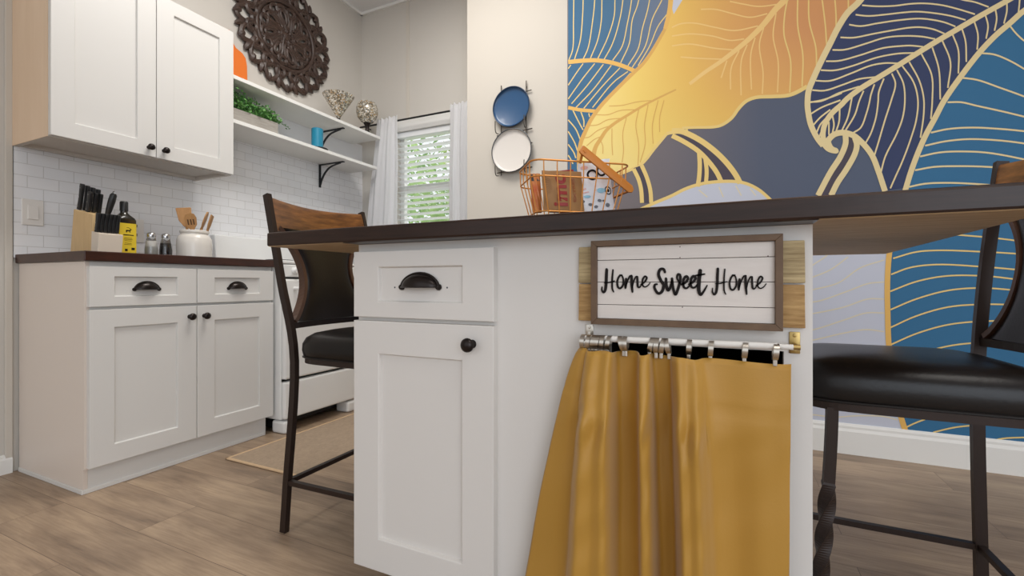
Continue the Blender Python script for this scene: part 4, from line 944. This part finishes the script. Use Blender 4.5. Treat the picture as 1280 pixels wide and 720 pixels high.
def stroke(pts, w0, w1=None):
    w1 = w0 if w1 is None else w1
    P = cat([Vector((p[0], p[1], 0)) for p in pts], 6); N = len(P); y = SF+.008; out = []
    L, R_ = [], []
    for i, p in enumerate(P):
        t = P[min(i+1, N-1)]-P[max(i-1, 0)]; t.normalize(); nn = Vector((-t.y, t.x, 0)); f = i/(N-1)
        w = (w0+(w1-w0)*f)/2*(.72+.28*sin(pi*min(1, max(0, f*1.0))))
        L.append(p+nn*w); R_.append(p-nn*w)
    def W3(q, d):
        u, v = 740+q.x/5.3333, 320+q.y/5.3333; x, z = on_wall(u, v, y); return (x, y-d, z)
    fr, bk = [], []
    for l, r in zip(L, R_):
        fr.append((b.verts.new(W3(l, .0022)), b.verts.new(W3(r, .0022)))); bk.append((b.verts.new(W3(l, -.0002)), b.verts.new(W3(r, -.0002))))
    for i in range(N-1):
        b.faces.new((fr[i][0], fr[i][1], fr[i+1][1], fr[i+1][0])); b.faces.new((fr[i][0], fr[i+1][0], bk[i+1][0], bk[i][0])); b.faces.new((fr[i][1], bk[i][1], bk[i+1][1], fr[i+1][1]))
    b.faces.new((fr[0][0], bk[0][0], bk[0][1], fr[0][1])); b.faces.new((fr[-1][0], fr[-1][1], bk[-1][1], bk[-1][0]))
    for e, dirn in ((P[0], (P[0]-P[1])), (P[-1], (P[-1]-P[-2]))):
        w = (w0 if e == P[0] else w1)/2*.72; vs = [b.verts.new(W3(e+Vector((w*cos(2*pi*k/12), w*sin(2*pi*k/12), 0)), .0021)) for k in range(12)]; b.faces.new(vs)
def home(dx, dy, s):
    T = lambda pts: [(dx+(x-98)*s[0], dy+(y-92)*s[1]) for x, y in pts]
    stroke(T([(99, 90), (97, 130), (95, 180), (90, 225), (78, 242), (67, 228), (68, 205)]), 25, 10)
    stroke(T([(141, 92), (136, 150), (136, 215), (146, 240)]), 13, 11)
    stroke(T([(85, 178), (115, 176), (152, 166)]), 9)
    stroke(T([(200, 128), (182, 136), (169, 172), (175, 208), (192, 214), (208, 190), (209, 155), (200, 130), (186, 126)]), 16, 10)
    stroke(T([(229, 152), (225, 185), (224, 214)]), 20, 17); stroke(T([(226, 205), (236, 170), (252, 136), (262, 130)]), 11, 11)
    stroke(T([(265, 132), (265, 185), (271, 240)]), 20, 16); stroke(T([(269, 212), (280, 165), (294, 138), (302, 138)]), 10, 10); stroke(T([(303, 138), (304, 175), (307, 204), (318, 208), (330, 192)]), 18, 9)
    stroke(T([(328, 190), (352, 172), (366, 146), (353, 136), (338, 160), (338, 194), (354, 206), (374, 196), (388, 178)]), 15, 8)
home(98, 92, (1, 1)); home(838, 88, (1.115, 1.12))
stroke([(487, 108), (478, 88), (455, 90), (444, 122), (458, 160), (478, 195), (466, 238), (440, 248), (418, 215), (420, 192), (434, 188)], 22, 18)
stroke([(494, 150), (497, 200), (508, 228), (524, 205), (534, 160)], 22, 18); stroke([(534, 150), (542, 215), (556, 256), (572, 225), (588, 165), (588, 130), (574, 122), (568, 150), (590, 185)], 22, 14)
stroke([(596, 190), (624, 176), (640, 150), (628, 136), (610, 160), (612, 205), (632, 214), (652, 196)], 20, 15); stroke([(648, 188), (676, 172), (690, 148), (676, 134), (660, 158), (662, 203), (684, 210), (704, 190)], 20, 15)
stroke([(722, 98), (714, 160), (712, 225), (724, 256), (742, 240), (768, 196)], 34, 12); stroke([(690, 130), (718, 126), (752, 120)], 14, 12)
obj('lettering', b, M_INK, sg)
for u, v in ((850, 308.5), (850, 322), (960, 320), (853, 384)):
    b = new(); x, z = on_wall(u, v, SF+.008); lathe(b, [(.0013, 0), (.001, .0006), (0, .0007)], (x, SF+.0085, z), (0, -1, 0), 8); obj('nail', b, mat('rusty_nail', (84, 48, 40), .6), sg)

# small rod, brackets, rings, gold curtain
ry, rz = .846, .6895
rod = thing('cafe_curtain_rod', 'white cafe rod on brass brackets across the island opening', 'curtain rod', (-.07, ry, rz))
b = new(); tube(b, [(-.243, ry, rz), (.078, ry, rz+.002)], .0058, 14); tube(b, [(.06, ry, rz+.002), (.1, ry, rz+.002)], .0045, 12); obj('rod', b, M_WHITEROD, rod)
for x, z0_, z1_, sx in ((.1065, .6765, .7125, 1), (-.2405, .689, .712, -1)):
    b = new(); box(b, x-.0078, x+.0078, IF-.003, IF-.0004, z0_, z1_, .001)
    tube(b, [(x, IF-.002, rz+.002), (x, ry, rz+.002)], .0035, 10); tube(b, [(x-.008*sx, ry, rz+.002), (x+.003*sx, ry, rz+.002)], .0044, 10)
    for zz_ in (z0_+.006, z1_-.006): lathe(b, [(.0032, 0), (.0028, .0015), (0, .002)], (x, IF-.003, zz_), (0, -1, 0), 10)
    obj('bracket', b, M_BRASS if sx > 0 else M_NICKEL, rod)
def px_x(u, y): return on_wall(u, 430, y)[0]
ring_u = [727, 734, 740, 745, 751.5, 759, 776, 780.5, 812.8, 819.7, 827.4, 833.6, 861, 888.5, 931.5, 970.5]
names = ['first', 'second', 'third', 'fourth', 'fifth', 'sixth', 'seventh', 'eighth', 'ninth', 'tenth', 'eleventh', 'twelfth', 'thirteenth', 'fourteenth', 'fifteenth', 'last']
rr = random.Random(5)
def ring(x, tilt, label):
    t = thing('curtain_ring', label, 'curtain ring', (x, ry, rz-.03), 'clip rings on the cafe rod')
    b = new(); R = .0135; cz = rz-.0068
    def P(a, r, dx): return Vector((x+dx+tilt*(r*sin(a)), ry-r*cos(a), cz+r*sin(a)))
    n_ = 28; V = []
    for k in range(n_):
        a = 2*pi*k/n_; V.append([b.verts.new(P(a, r_, dx)) for r_, dx in ((R, -.004), (R, .004), (R-.0016, .004), (R-.0016, -.004))])
    for k in range(n_):
        A, B = V[k], V[(k+1) % n_]
        for j in range(4): b.faces.new((A[j], A[(j+1) % 4], B[(j+1) % 4], B[j])).smooth = True
    obj('band', b, M_NICKEL, t, sharp=30)
    b = new(); xb = x-tilt*R; box(b, xb-.0032, xb+.0032, ry-.0035, ry+.0035, cz-R-.0095, cz-R+.0006, .0012); obj('clip', b, M_NICKEL, t)
for i, u in enumerate(ring_u):
    lab = 'silver clip ring on the cafe rod, '+names[i]+' from the left'
    ring(px_x(u, ry-.012), rr.uniform(-.25, .25) if i < 12 else .08, lab)

def gold_curtain():
    K = [(722, 656, .006), (728, 686, .016), (733, 706, .020), (736, 716, .050), (744, 726, .066), (753, 742, .058), (762, 758, .064), (766, 765, .050), (769, 771, .002), (778, 782, -.008), (790, 793, -.006), (796, 800, .010), (800, 805, .046), (806, 811, .052), (811, 818, .040), (814, 823, -.004), (824, 832, -.012), (835, 844, -.008), (840, 851, .030), (848, 858, .062), (858, 868, .058), (868, 880, .060), (874, 890, .042), (882, 902, .020), (905, 925, .012), (945, 950, .016), (975, 970, .012), (990.5, 986, .008)]
    yb = .848; P = cat([Vector(k) for k in K], 7); NV = 60; b = new(); ztop, zbot = .6675, .03
    rows = []
    for i, k in enumerate(P):
        col = []; s = i/(len(P)-1)
        top = ztop+.003-.006*s+.0015*sin(s*38)
        for j in range(NV+1):
            v = j/NV; z = top+(zbot-top)*v; dn = top-z
            d = k.z*(.42+.58*min(1, dn/.12))
            u = k.x+(k.y-k.x)*min(1.4, (dn/.44))**.72
            # hem seams, pinches and wrinkles
            d -= .0016*math.exp(-((dn-.016)/.0022)**2)+.0022*math.exp(-((dn-.075-.012*s)/.003)**2)
            pin = math.exp(-((dn-.125)/.03)**2)
            d += .007*pin*sin(60*s+dn*40)*(1 if k.z > .03 else .25)
            d += .0022*sin(26*dn+13*s)+.0018*sin(31*s+9*dn)+.0014*sin(75*dn+28*s)*max(0, k.z/.05)
            x = on_wall(u, 500, yb-.016)[0]
            col.append(b.verts.new((x, yb-d, z)))
        rows.append(col)
    for A, B in zip(rows[:-1], rows[1:]):
        for j in range(NV): b.faces.new((A[j], B[j], B[j+1], A[j+1])).smooth = True
    o = obj('cafe_curtain', b, M_GOLDCLOTH, recalc=False, solid=.0014, sharp=0)
    tag(o, 'mustard gold cloth curtain clipped across the front of the island', 'curtain')
gold_curtain()

# ---- wire basket with packages on the island
P0 = Vector((-.37, .916, 0)); E1 = Vector((.8, .6, 0)); E2 = Vector((-.6, .8, 0))
def BP(s, t, z): return P0+E1*s+E2*t+Vector((0, 0, z))
CI = .9275
bk = thing('wire_basket', 'copper wire basket with a strap handle on the island countertop', 'basket', tuple(BP(.11, .07, CI)))
def rrect(s0, s1, t0, t1, z, r=.025, seg=5):
    out = []
    for cs, ct_, a0 in ((s1-r, t1-r, 0), (s0+r, t1-r, pi/2), (s0+r, t0+r, pi), (s1-r, t0+r, 3*pi/2)):
        for k in range(seg+1): a = a0+pi/2*k/seg; out.append(BP(cs+r*cos(a), ct_+r*sin(a), z))
    return out
b = new()
tube(b, rrect(-.005, .225, -.002, .142, 1.06), .0021, 8, True); tube(b, rrect(-.003, .222, 0, .140, 1.026), .0017, 8, True); tube(b, rrect(.014, .205, .014, .126, .952), .0017, 8, True); tube(b, rrect(.018, .201, .018, .122, .9295), .0017, 8, True)
obj('rim', b, M_COPPER, bk)
b = new()
def lerp(a, c, k): return a+(c-a)*k
def upright(s, t):
    cs, ct_ = .11, .07
    f = (.0955+.001)/.115
    pts = [BP(s, t, 1.06), BP(lerp(cs, s, .99), lerp(ct_, t, .985), 1.026), BP(lerp(cs, s, .83), lerp(ct_, t, .78), .952), BP(lerp(cs, s, .80), lerp(ct_, t, .73), .9297)]
    tube(b, pts, .0014, 6)
for k in range(7): s = .02+.0305*k; upright(s, -.002); upright(s, .142)
for k in range(4): t_ = .025+.03*k; upright(-.005, t_); upright(.225, t_)
for k in range(5): s = .035+.0375*k; tube(b, [BP(s, .018, .9297), BP(s, .122, .9297)], .0014, 6)
obj('uprights', b, M_COPPER, bk)
b = new()
A = BP(.100, -.014, 1.085); B = BP(.232, .006, 1.002); d = (B-A); L = d.length; d.normalize(); s_ = Vector((0.05, .1, 1)); s_ = (s_-d*s_.dot(d)).normalized(); nn = d.cross(s_)
prism(b, [(0, -.0075), (.004, -.0098), (L-.008, -.0098), (L, -.004), (L, .004), (L-.008, .0098), (.004, .0098), (0, .0075)], lambda a, c, e: A+d*a+s_*c+nn*e, -.0022, .0022, .0008)
lathe(b, [(.0034, 0), (.003, .0016), (0, .002)], A+d*.011+nn*(-.0022 if nn.y > 0 else .0022), nn*(-1 if nn.y > 0 else 1), 12)
tube(b, [B-d*.004, B+E2*.05+Vector((0, 0, .004)), B+E2*.1+Vector((0, 0, .004))], .003, 8)
tube(b, [A+d*.006+nn*.001, A+d*.006+E2*.016-Vector((0, 0, .024))], .003, 8)
obj('handle', b, M_COPPERL, bk)
def pouch(name, label, cat_, corners, t0, th, m, zb_fl=0, tilt=0, group=None):
    """corners: bl, br, tr, tl in (s, z)"""
    bl_, br_, tr_, tl_ = corners
    T = thing(name, label, cat_, tuple(BP((bl_[0]+br_[0])/2, t0, bl_[1])), group)
    def g(sgn):
        def f(u, v):
            s = (bl_[0]*(1-u)+br_[0]*u)*(1-v)+(tl_[0]*(1-u)+tr_[0]*u)*v; z = (bl_[1]*(1-u)+br_[1]*u)*(1-v)+(tl_[1]*(1-u)+tr_[1]*u)*v
            e = (max(0, sin(pi*u))**.5)*(max(0, 1-abs(2*v-.75)/1.3))**.6 if 0 < u < 1 else 0
            return BP(s, t0+sgn*th*e+tilt*v+.0012*sin(17*u+11*v), z)
        return f
    b = new(); grid(b, g(-1), 16, 18); grid(b, g(1), 16, 18); bmesh.ops.remove_doubles(b, verts=b.verts[:], dist=1e-4)
    o = obj('pack', b, m, T, recalc=True, sharp=60)
    front = g(-1)
    return T, front, sub(o, T)
def deco(front, n, name, m, polys):
    b = new()
    for poly in polys:
        vs = []
        for u, v in poly:
            p = front(u, v)-E2*.0009; vs.append(b.verts.new(p))
        b.faces.new(vs)
    return obj(name, b, m, n, recalc=False)
def deco_text(front, n, name, m, s, cu, cv, hw, hh, rot=0):
    q = text_bm(s, 1.0, 0, .03); xs = [v.co.x for v in q.verts]; ys = [v.co.y for v in q.verts]
    mx, my = (min(xs)+max(xs))/2, (min(ys)+max(ys))/2; w, h = max(xs)-min(xs), max(ys)-min(ys)
    bmesh.ops.triangulate(q, faces=q.faces[:])
    for v in q.verts:
        a, c = (v.co.x-mx)/w*2, (v.co.y-my)/h*2
        if rot: a, c = -c, a
        v.co = front(cu+a*hw, cv+c*hh)-E2*.0010
    return obj(name, q, m, n, recalc=False)
ell = lambda cu, cv, ru, rv, k=18: [(cu+ru*cos(2*pi*i/k), cv+rv*sin(2*pi*i/k)) for i in range(k)]
def ringp(cu, cv, ru, rv, f=.62, k=20):
    out = []
    for i in range(k):
        a, c = 2*pi*i/k, 2*pi*(i+1)/k
        out.append([(cu+ru*cos(a), cv+rv*sin(a)), (cu+ru*cos(c), cv+rv*sin(c)), (cu+ru*f*cos(c), cv+rv*f*sin(c)), (cu+ru*f*cos(a), cv+rv*f*sin(a))])
    return out
T, fr, n = pouch('snack_pack', 'brown kraft snack packet with red sideways lettering in the copper basket', 'packet', [(.03, .956), (.125, .956), (.118, 1.046), (.024, 1.044)], .030, .010, M_KRAFT)
deco_text(fr, n, 'print', M_REDPRINT, 'imc', .40, .5, .17, .40, 1); deco_text(fr, n, 'print', mat('orange_print', (150, 84, 44), .5), 'EXTRES', .75, .52, .035, .30, 1)
deco(fr, n, 'print', mat('brown_print', (132, 92, 54), .6), [[(.04+.0, .55+.075*k), (.2, .62+.03*k), (.2, .625+.03*k), (.04, .565+.075*k)] for k in range(-5, 5)])
T, fr, n = pouch('snack_pack', 'red and orange foil packet at the left end of the copper basket', 'packet', [(.012, .955), (.034, .955), (.030, 1.045), (.004, 1.043)], .062, .012, M_REDBAG)
deco(fr, n, 'band', M_BLACK, [[(.1, .80), (.9, .80), (.9, .98), (.1, .98)]])
T, fr, n = pouch('snack_pack', 'thin dark red packet edge behind the brown packet in the basket', 'packet', [(.05, .957), (.12, .957), (.112, 1.060), (.045, 1.050)], .066, .006, mat('dark_red_foil', (150, 46, 38), .4))
T, fr, n = pouch('snack_pack', 'white pouch with black ring graphics leaning at the right of the basket', 'packet', [(.115, .957), (.206, .957), (.186, 1.078), (.112, 1.066)], .040, .010, M_WHITEBAG)
deco(fr, n, 'print', M_INK, ringp(.42, .74, .17, .11)+ringp(.72, .8, .16, .1)); deco(fr, n, 'print', M_INK, ringp(.84, .42, .11, .085, .75)+[ell(.84, .42, .05, .035)])
deco(fr, n, 'print', M_PGREY, [ell(.1, .2, .05, .03), ell(.3, .14, .06, .03), ell(.55, .22, .06, .03), ell(.45, .1, .05, .03), ell(.78, .14, .06, .04), ell(.68, .22, .05, .02)])
deco(fr, n, 'print', M_PBLUE, [ell(.62, .42, .12, .05)]); deco(fr, n, 'print', M_PBLUE, [ell(.22, .3, .1, .03)]); deco(fr, n, 'print', M_PPINK, [[(.05, .42), (.5, .5), (.5, .53), (.05, .45)], [(.1, .36), (.5, .42), (.5, .44), (.1, .385)]]); deco(fr, n, 'print', M_PPINK, [ell(.2, .9, .12, .04)])
T, fr, n = pouch('snack_pack', 'tall pale packet standing at the back of the copper basket', 'packet', [(.13, .957), (.19, .957), (.212, 1.096), (.158, 1.088)], .085, .006, M_WHITEBAG)
deco(fr, n, 'print', M_PGREY, [[(.1, .84), (.85, .86), (.85, .90), (.1, .88)]])

# ---- plates on a wall rack
rk = thing('plate_rack', 'grey wire plate rack hung on the beige wall left of the mural', 'plate rack', (-1.19, MW, 1.45))
b = new(); yy = MW-.012
for x in (-1.27, -1.10): tube(b, [(x, yy, 1.47), (x, yy, 2.035)], .0035, 6)
for x, z in ((-1.27, 1.955), (-1.105, 1.97), (-1.27, 1.725), (-1.10, 1.735), (-1.27, 1.637), (-1.10, 1.648), (-1.27, 1.49), (-1.10, 1.50)):
    tube(b, [(x-.03 if x < -1.2 else x-.03, yy, z-.002), (x+.04, yy, z+.002)], .0035, 6)
for x, z in ((-1.29, 1.77), (-1.095, 1.78), (-1.29, 1.505), (-1.095, 1.51)):
    tube(b, cat([(x, yy, z-.035), (x, yy-.03, z-.04), (x, yy-.045, z-.02), (x, yy-.045, z+.03)], 5), .003, 6)
tube(b, [(-1.27, MW-.002, 2.0), (-1.27, yy, 2.0)], .004, 6); tube(b, [(-1.10, MW-.002, 2.0), (-1.10, yy, 2.0)], .004, 6)
obj('wire_frame', b, M_WIRE, rk)
def plate(label, c, r, m, mr):
    t = thing('plate', label, 'plate', (c[0], c[1], c[2]-r), 'plates on the wall rack')
    b = new(); lathe(b, [(0, .006), (r*.86, .006), (r*.93, .010), (r*.97, .019)], c, (0, -1, .04), 48); lathe(b, [(r*.95, .0185), (r*.91, .0115), (r*.85, .0085), (0, .0085)], c, (0, -1, .04), 48)
    obj('dish', b, m, t)
    b = new(); tube(b, [Vector(c)+Vector((r*.965*cos(2*pi*k/60), -.0195, r*.965*sin(2*pi*k/60))) for k in range(60)], .0032, 8, True); lathe(b, [(r*.98, .017), (r*.94, .008), (r*.87, .004), (0, .004)], c, (0, -1, .04), 48); obj('rim', b, mr, t)
plate('deep blue round plate on the upper place of the wall rack', (-1.192, MW-.018, 1.882), .127, M_BLUEPL, mat('navy_plate_rim', (34, 56, 84), .35))
plate('white round plate with a grey rim on the lower place of the rack', (-1.190, MW-.018, 1.612), .138, M_WHITEPL, M_GREYRIM)

# ================================================================== STOOLS
def stool(label, sgn, X, ybk, yfr, foot, seat, mid, top, seat_front, yn, yf, ztop=1.096, leg_y_out=.03):
    """sgn=+1: faces +x. foot, seat, mid, top: x of the rear posts at z 0, .54, .8, top. yn / yf = (foot, seat, top) y of near / far post"""
    t = thing('bar_stool', label, 'stool', ((seat+seat_front)/2, (yn[1]+yf[1])/2, 0), 'leather bar stools at the island')
    zs = [0, .15, .54, .80, .95, ztop]
    xs = [foot, foot+(seat-foot)*.35, seat, mid, mid+(top-mid)*.5, top]
    px = lambda z: [xs[i]+(xs[i+1]-xs[i])*(z-zs[i])/(zs[i+1]-zs[i]) for i in range(5) if zs[i] <= z <= zs[i+1]][0]
    def py(Y, z): return Y[0]+(Y[1]-Y[0])*z/.54 if z < .54 else Y[1]+(Y[2]-Y[1])*(z-.54)/(ztop-.54)
    for Y in (yn, yf):
        b = new(); P = cat([Vector((px(z), py(Y, z), z)) for z in (0.001, .15, .54, .8, ztop)], 6)
        P = [p for p in P]; tube(b, P, [.0100]*len(P), 4, square=True, up=(0, 1, 0), flat=(.85, 1.15)); obj('leg', b, M_BLKMETAL, t)['label'] = 'rear leg rising into the back post'
    fx = seat_front-sgn*.055
    for Y, o_ in ((yn, -1), (yf, 1)):
        y1 = Y[1]-o_*.008; y0 = y1+o_*leg_y_out
        b = new(); N_ = 110; P = []; tw = []; rd_ = []
        for k in range(N_+1):
            z = .541*(1-k/N_)+.001; f = max(0, 1-z/.545)
            P.append((fx+sgn*.045*f**1.5, y1+(y0-y1)*f**1.5, z)); tw.append(0 if (z > .385 or z < .03) else (.385-z)*2*pi/.27); rd_.append(.0098 if z > .385 else .0112)
        tube(b, P, rd_, 4, square=True, up=(0, 1, 0), twist=tw); obj('leg', b, M_BLKMETAL, t)['label'] = 'front leg with a twisted lower half'
    # seat frame and cushion
    cx, cy = (seat+seat_front)/2, (yn[1]+yf[1])/2; hx, hy = abs(seat_front-seat)/2, (yf[1]-yn[1])/2+.008
    def sup(a, kx, ky, e=.34): c, s = cos(a), sin(a); return (cx+kx*math.copysign(abs(c)**e, c), cy+ky*math.copysign(abs(s)**e, s))
    b = new(); tube(b, [(*sup(2*pi*k/48, hx-.012, hy-.012), .5455) for k in range(48)], .0085, 4, True, square=True, up=(0, 0, 1), flat=(1, 1.5)); obj('seat_frame', b, M_BLKMETAL, t)
    b = new()
    prof = [(.86, .5525), (.985, .5535), (1.0, .560), (1.015, .577), (1.01, .598), (.97, .617), (.88, .630), (.7, .638), (.4, .643), (.1, .644)]
    rows = [[b.verts.new((*sup(2*pi*k/64, hx*r, hy*r, .32 if r > .6 else .6), z)) for k in range(64)] for r, z in prof]
    for A, B in zip(rows[:-1], rows[1:]):
        for k in range(64): b.faces.new((A[k], A[(k+1) % 64], B[(k+1) % 64], B[k])).smooth = True
    b.faces.new(rows[0][::-1]); b.faces.new(rows[-1]).smooth = True
    cu = obj('seat', b, M_LEATHER, t); n = sub(cu, t)
    b = new(); tube(b, [(*sup(2*pi*k/64, hx*1.0, hy*1.0, .32), .556) for k in range(64)], .0035, 6, True); obj('piping', b, M_LEATHER, n)
    # foot rails
    zr = .157; Yn, Yf = py(yn, zr), py(yf, zr); fxx = fx+sgn*.045*(1-zr/.545)**1.5; ynf, yff = yn[1]+.008-leg_y_out*(1-zr/.545)**1.5, yf[1]-.008+leg_y_out*(1-zr/.545)**1.5
    for P in ([(px(zr), Yn, zr), (px(zr), Yf, zr)], [(px(zr), Yn, zr), (fxx, ynf, zr)], [(px(zr), Yf, zr), (fxx, yff, zr)], [(fxx, ynf, zr), (fxx, yff, zr)]):
        b = new(); tube(b, P, .0075, 4, square=True, up=(0, 0, 1), flat=(.95, 1)); obj('foot_rail', b, M_BLKMETAL, t)
    # backrest
    def bk(yrel, z, off=0):            # yrel -1..1 across the back, curved away from the sitter
        yc = (py(yn, z)+py(yf, z))/2; hw = (py(yf, z)-py(yn, z))/2
        return Vector((px(z)-sgn*(.036*(1-yrel*yrel))+sgn*off, yc+yrel*hw, z))
    b = new()
    def crest(u, v):
        a = 2*pi*v; yr = -.97+1.94*u; zc, hz, th = (ztop+.972)/2-.004, (ztop-.972)/2-.003, .011
        z = zc+hz*math.copysign(abs(sin(a))**.35, sin(a))-.010*sin(pi*u)*(1 if sin(a) > 0 else -.3)
        return bk(yr, min(z, ztop), th*math.copysign(abs(cos(a))**.35, cos(a)))
    grid(b, crest, 24, 20)
    for uu in (0, 1):
        pass
    bmesh.ops.remove_doubles(b, verts=b.verts[:], dist=1e-5)
    hol = [e for e in b.edges if e.is_boundary]
    bmesh.ops.holes_fill(b, edges=hol)
    obj('crest_rail', b, M_CREST, t)
    half = lambda k: .90-.40*max(0, sin(pi*min(1, max(0, k))))**.8     # hourglass half width, k from 0 bottom to 1 top
    b = new(); z0, z1 = .664, .985
    def pan(u, v):
        k = v; z = z0+(z1-z0)*v; yr = (-1+2*u)*half(k)*.97; pad = .019*max(0, 1-(2*u-1)**4)**.5
        return z, yr, pad
    grid(b, lambda u, v: (lambda q: bk(q[1], q[0], .002+q[2]))(pan(u, v)), 22, 26); grid(b, lambda u, v: (lambda q: bk(q[1], q[0], .002-q[2]*.7))(pan(u, v)), 22, 26)
    bmesh.ops.remove_doubles(b, verts=b.verts[:], dist=1e-5); obj('back_panel', b, M_LEATHER, t)
    for sd in (-1, 1):
        b = new(); tube(b, [bk(sd*half(k/24), z0+(z1-z0)*k/24, 0) for k in range(25)], .0085, 4, square=True, up=(1, 0, 0), flat=(1.6, .8)); obj('back_trim', b, M_WALNUTD, t)
    b = new(); tube(b, [bk(-.97+1.94*k/12, .652, 0) for k in range(13)], .0095, 4, square=True, up=(0, 0, 1)); obj('back_rail', b, M_BLKMETAL, t)
stool('bar stool with walnut crest at the left end of the island', 1, 0, 0, 0, -1.272, -1.262, -1.335, -1.418, -.862, (1.022, 1.052, 1.072), (1.535, 1.508, 1.520))
stool('bar stool tucked under the right end of the island, before the mural', -1, 0, 0, 0, .566, .555, .575, .613, .145, (1.085, 1.113, 1.10), (1.48, 1.474, 1.512), 1.088)
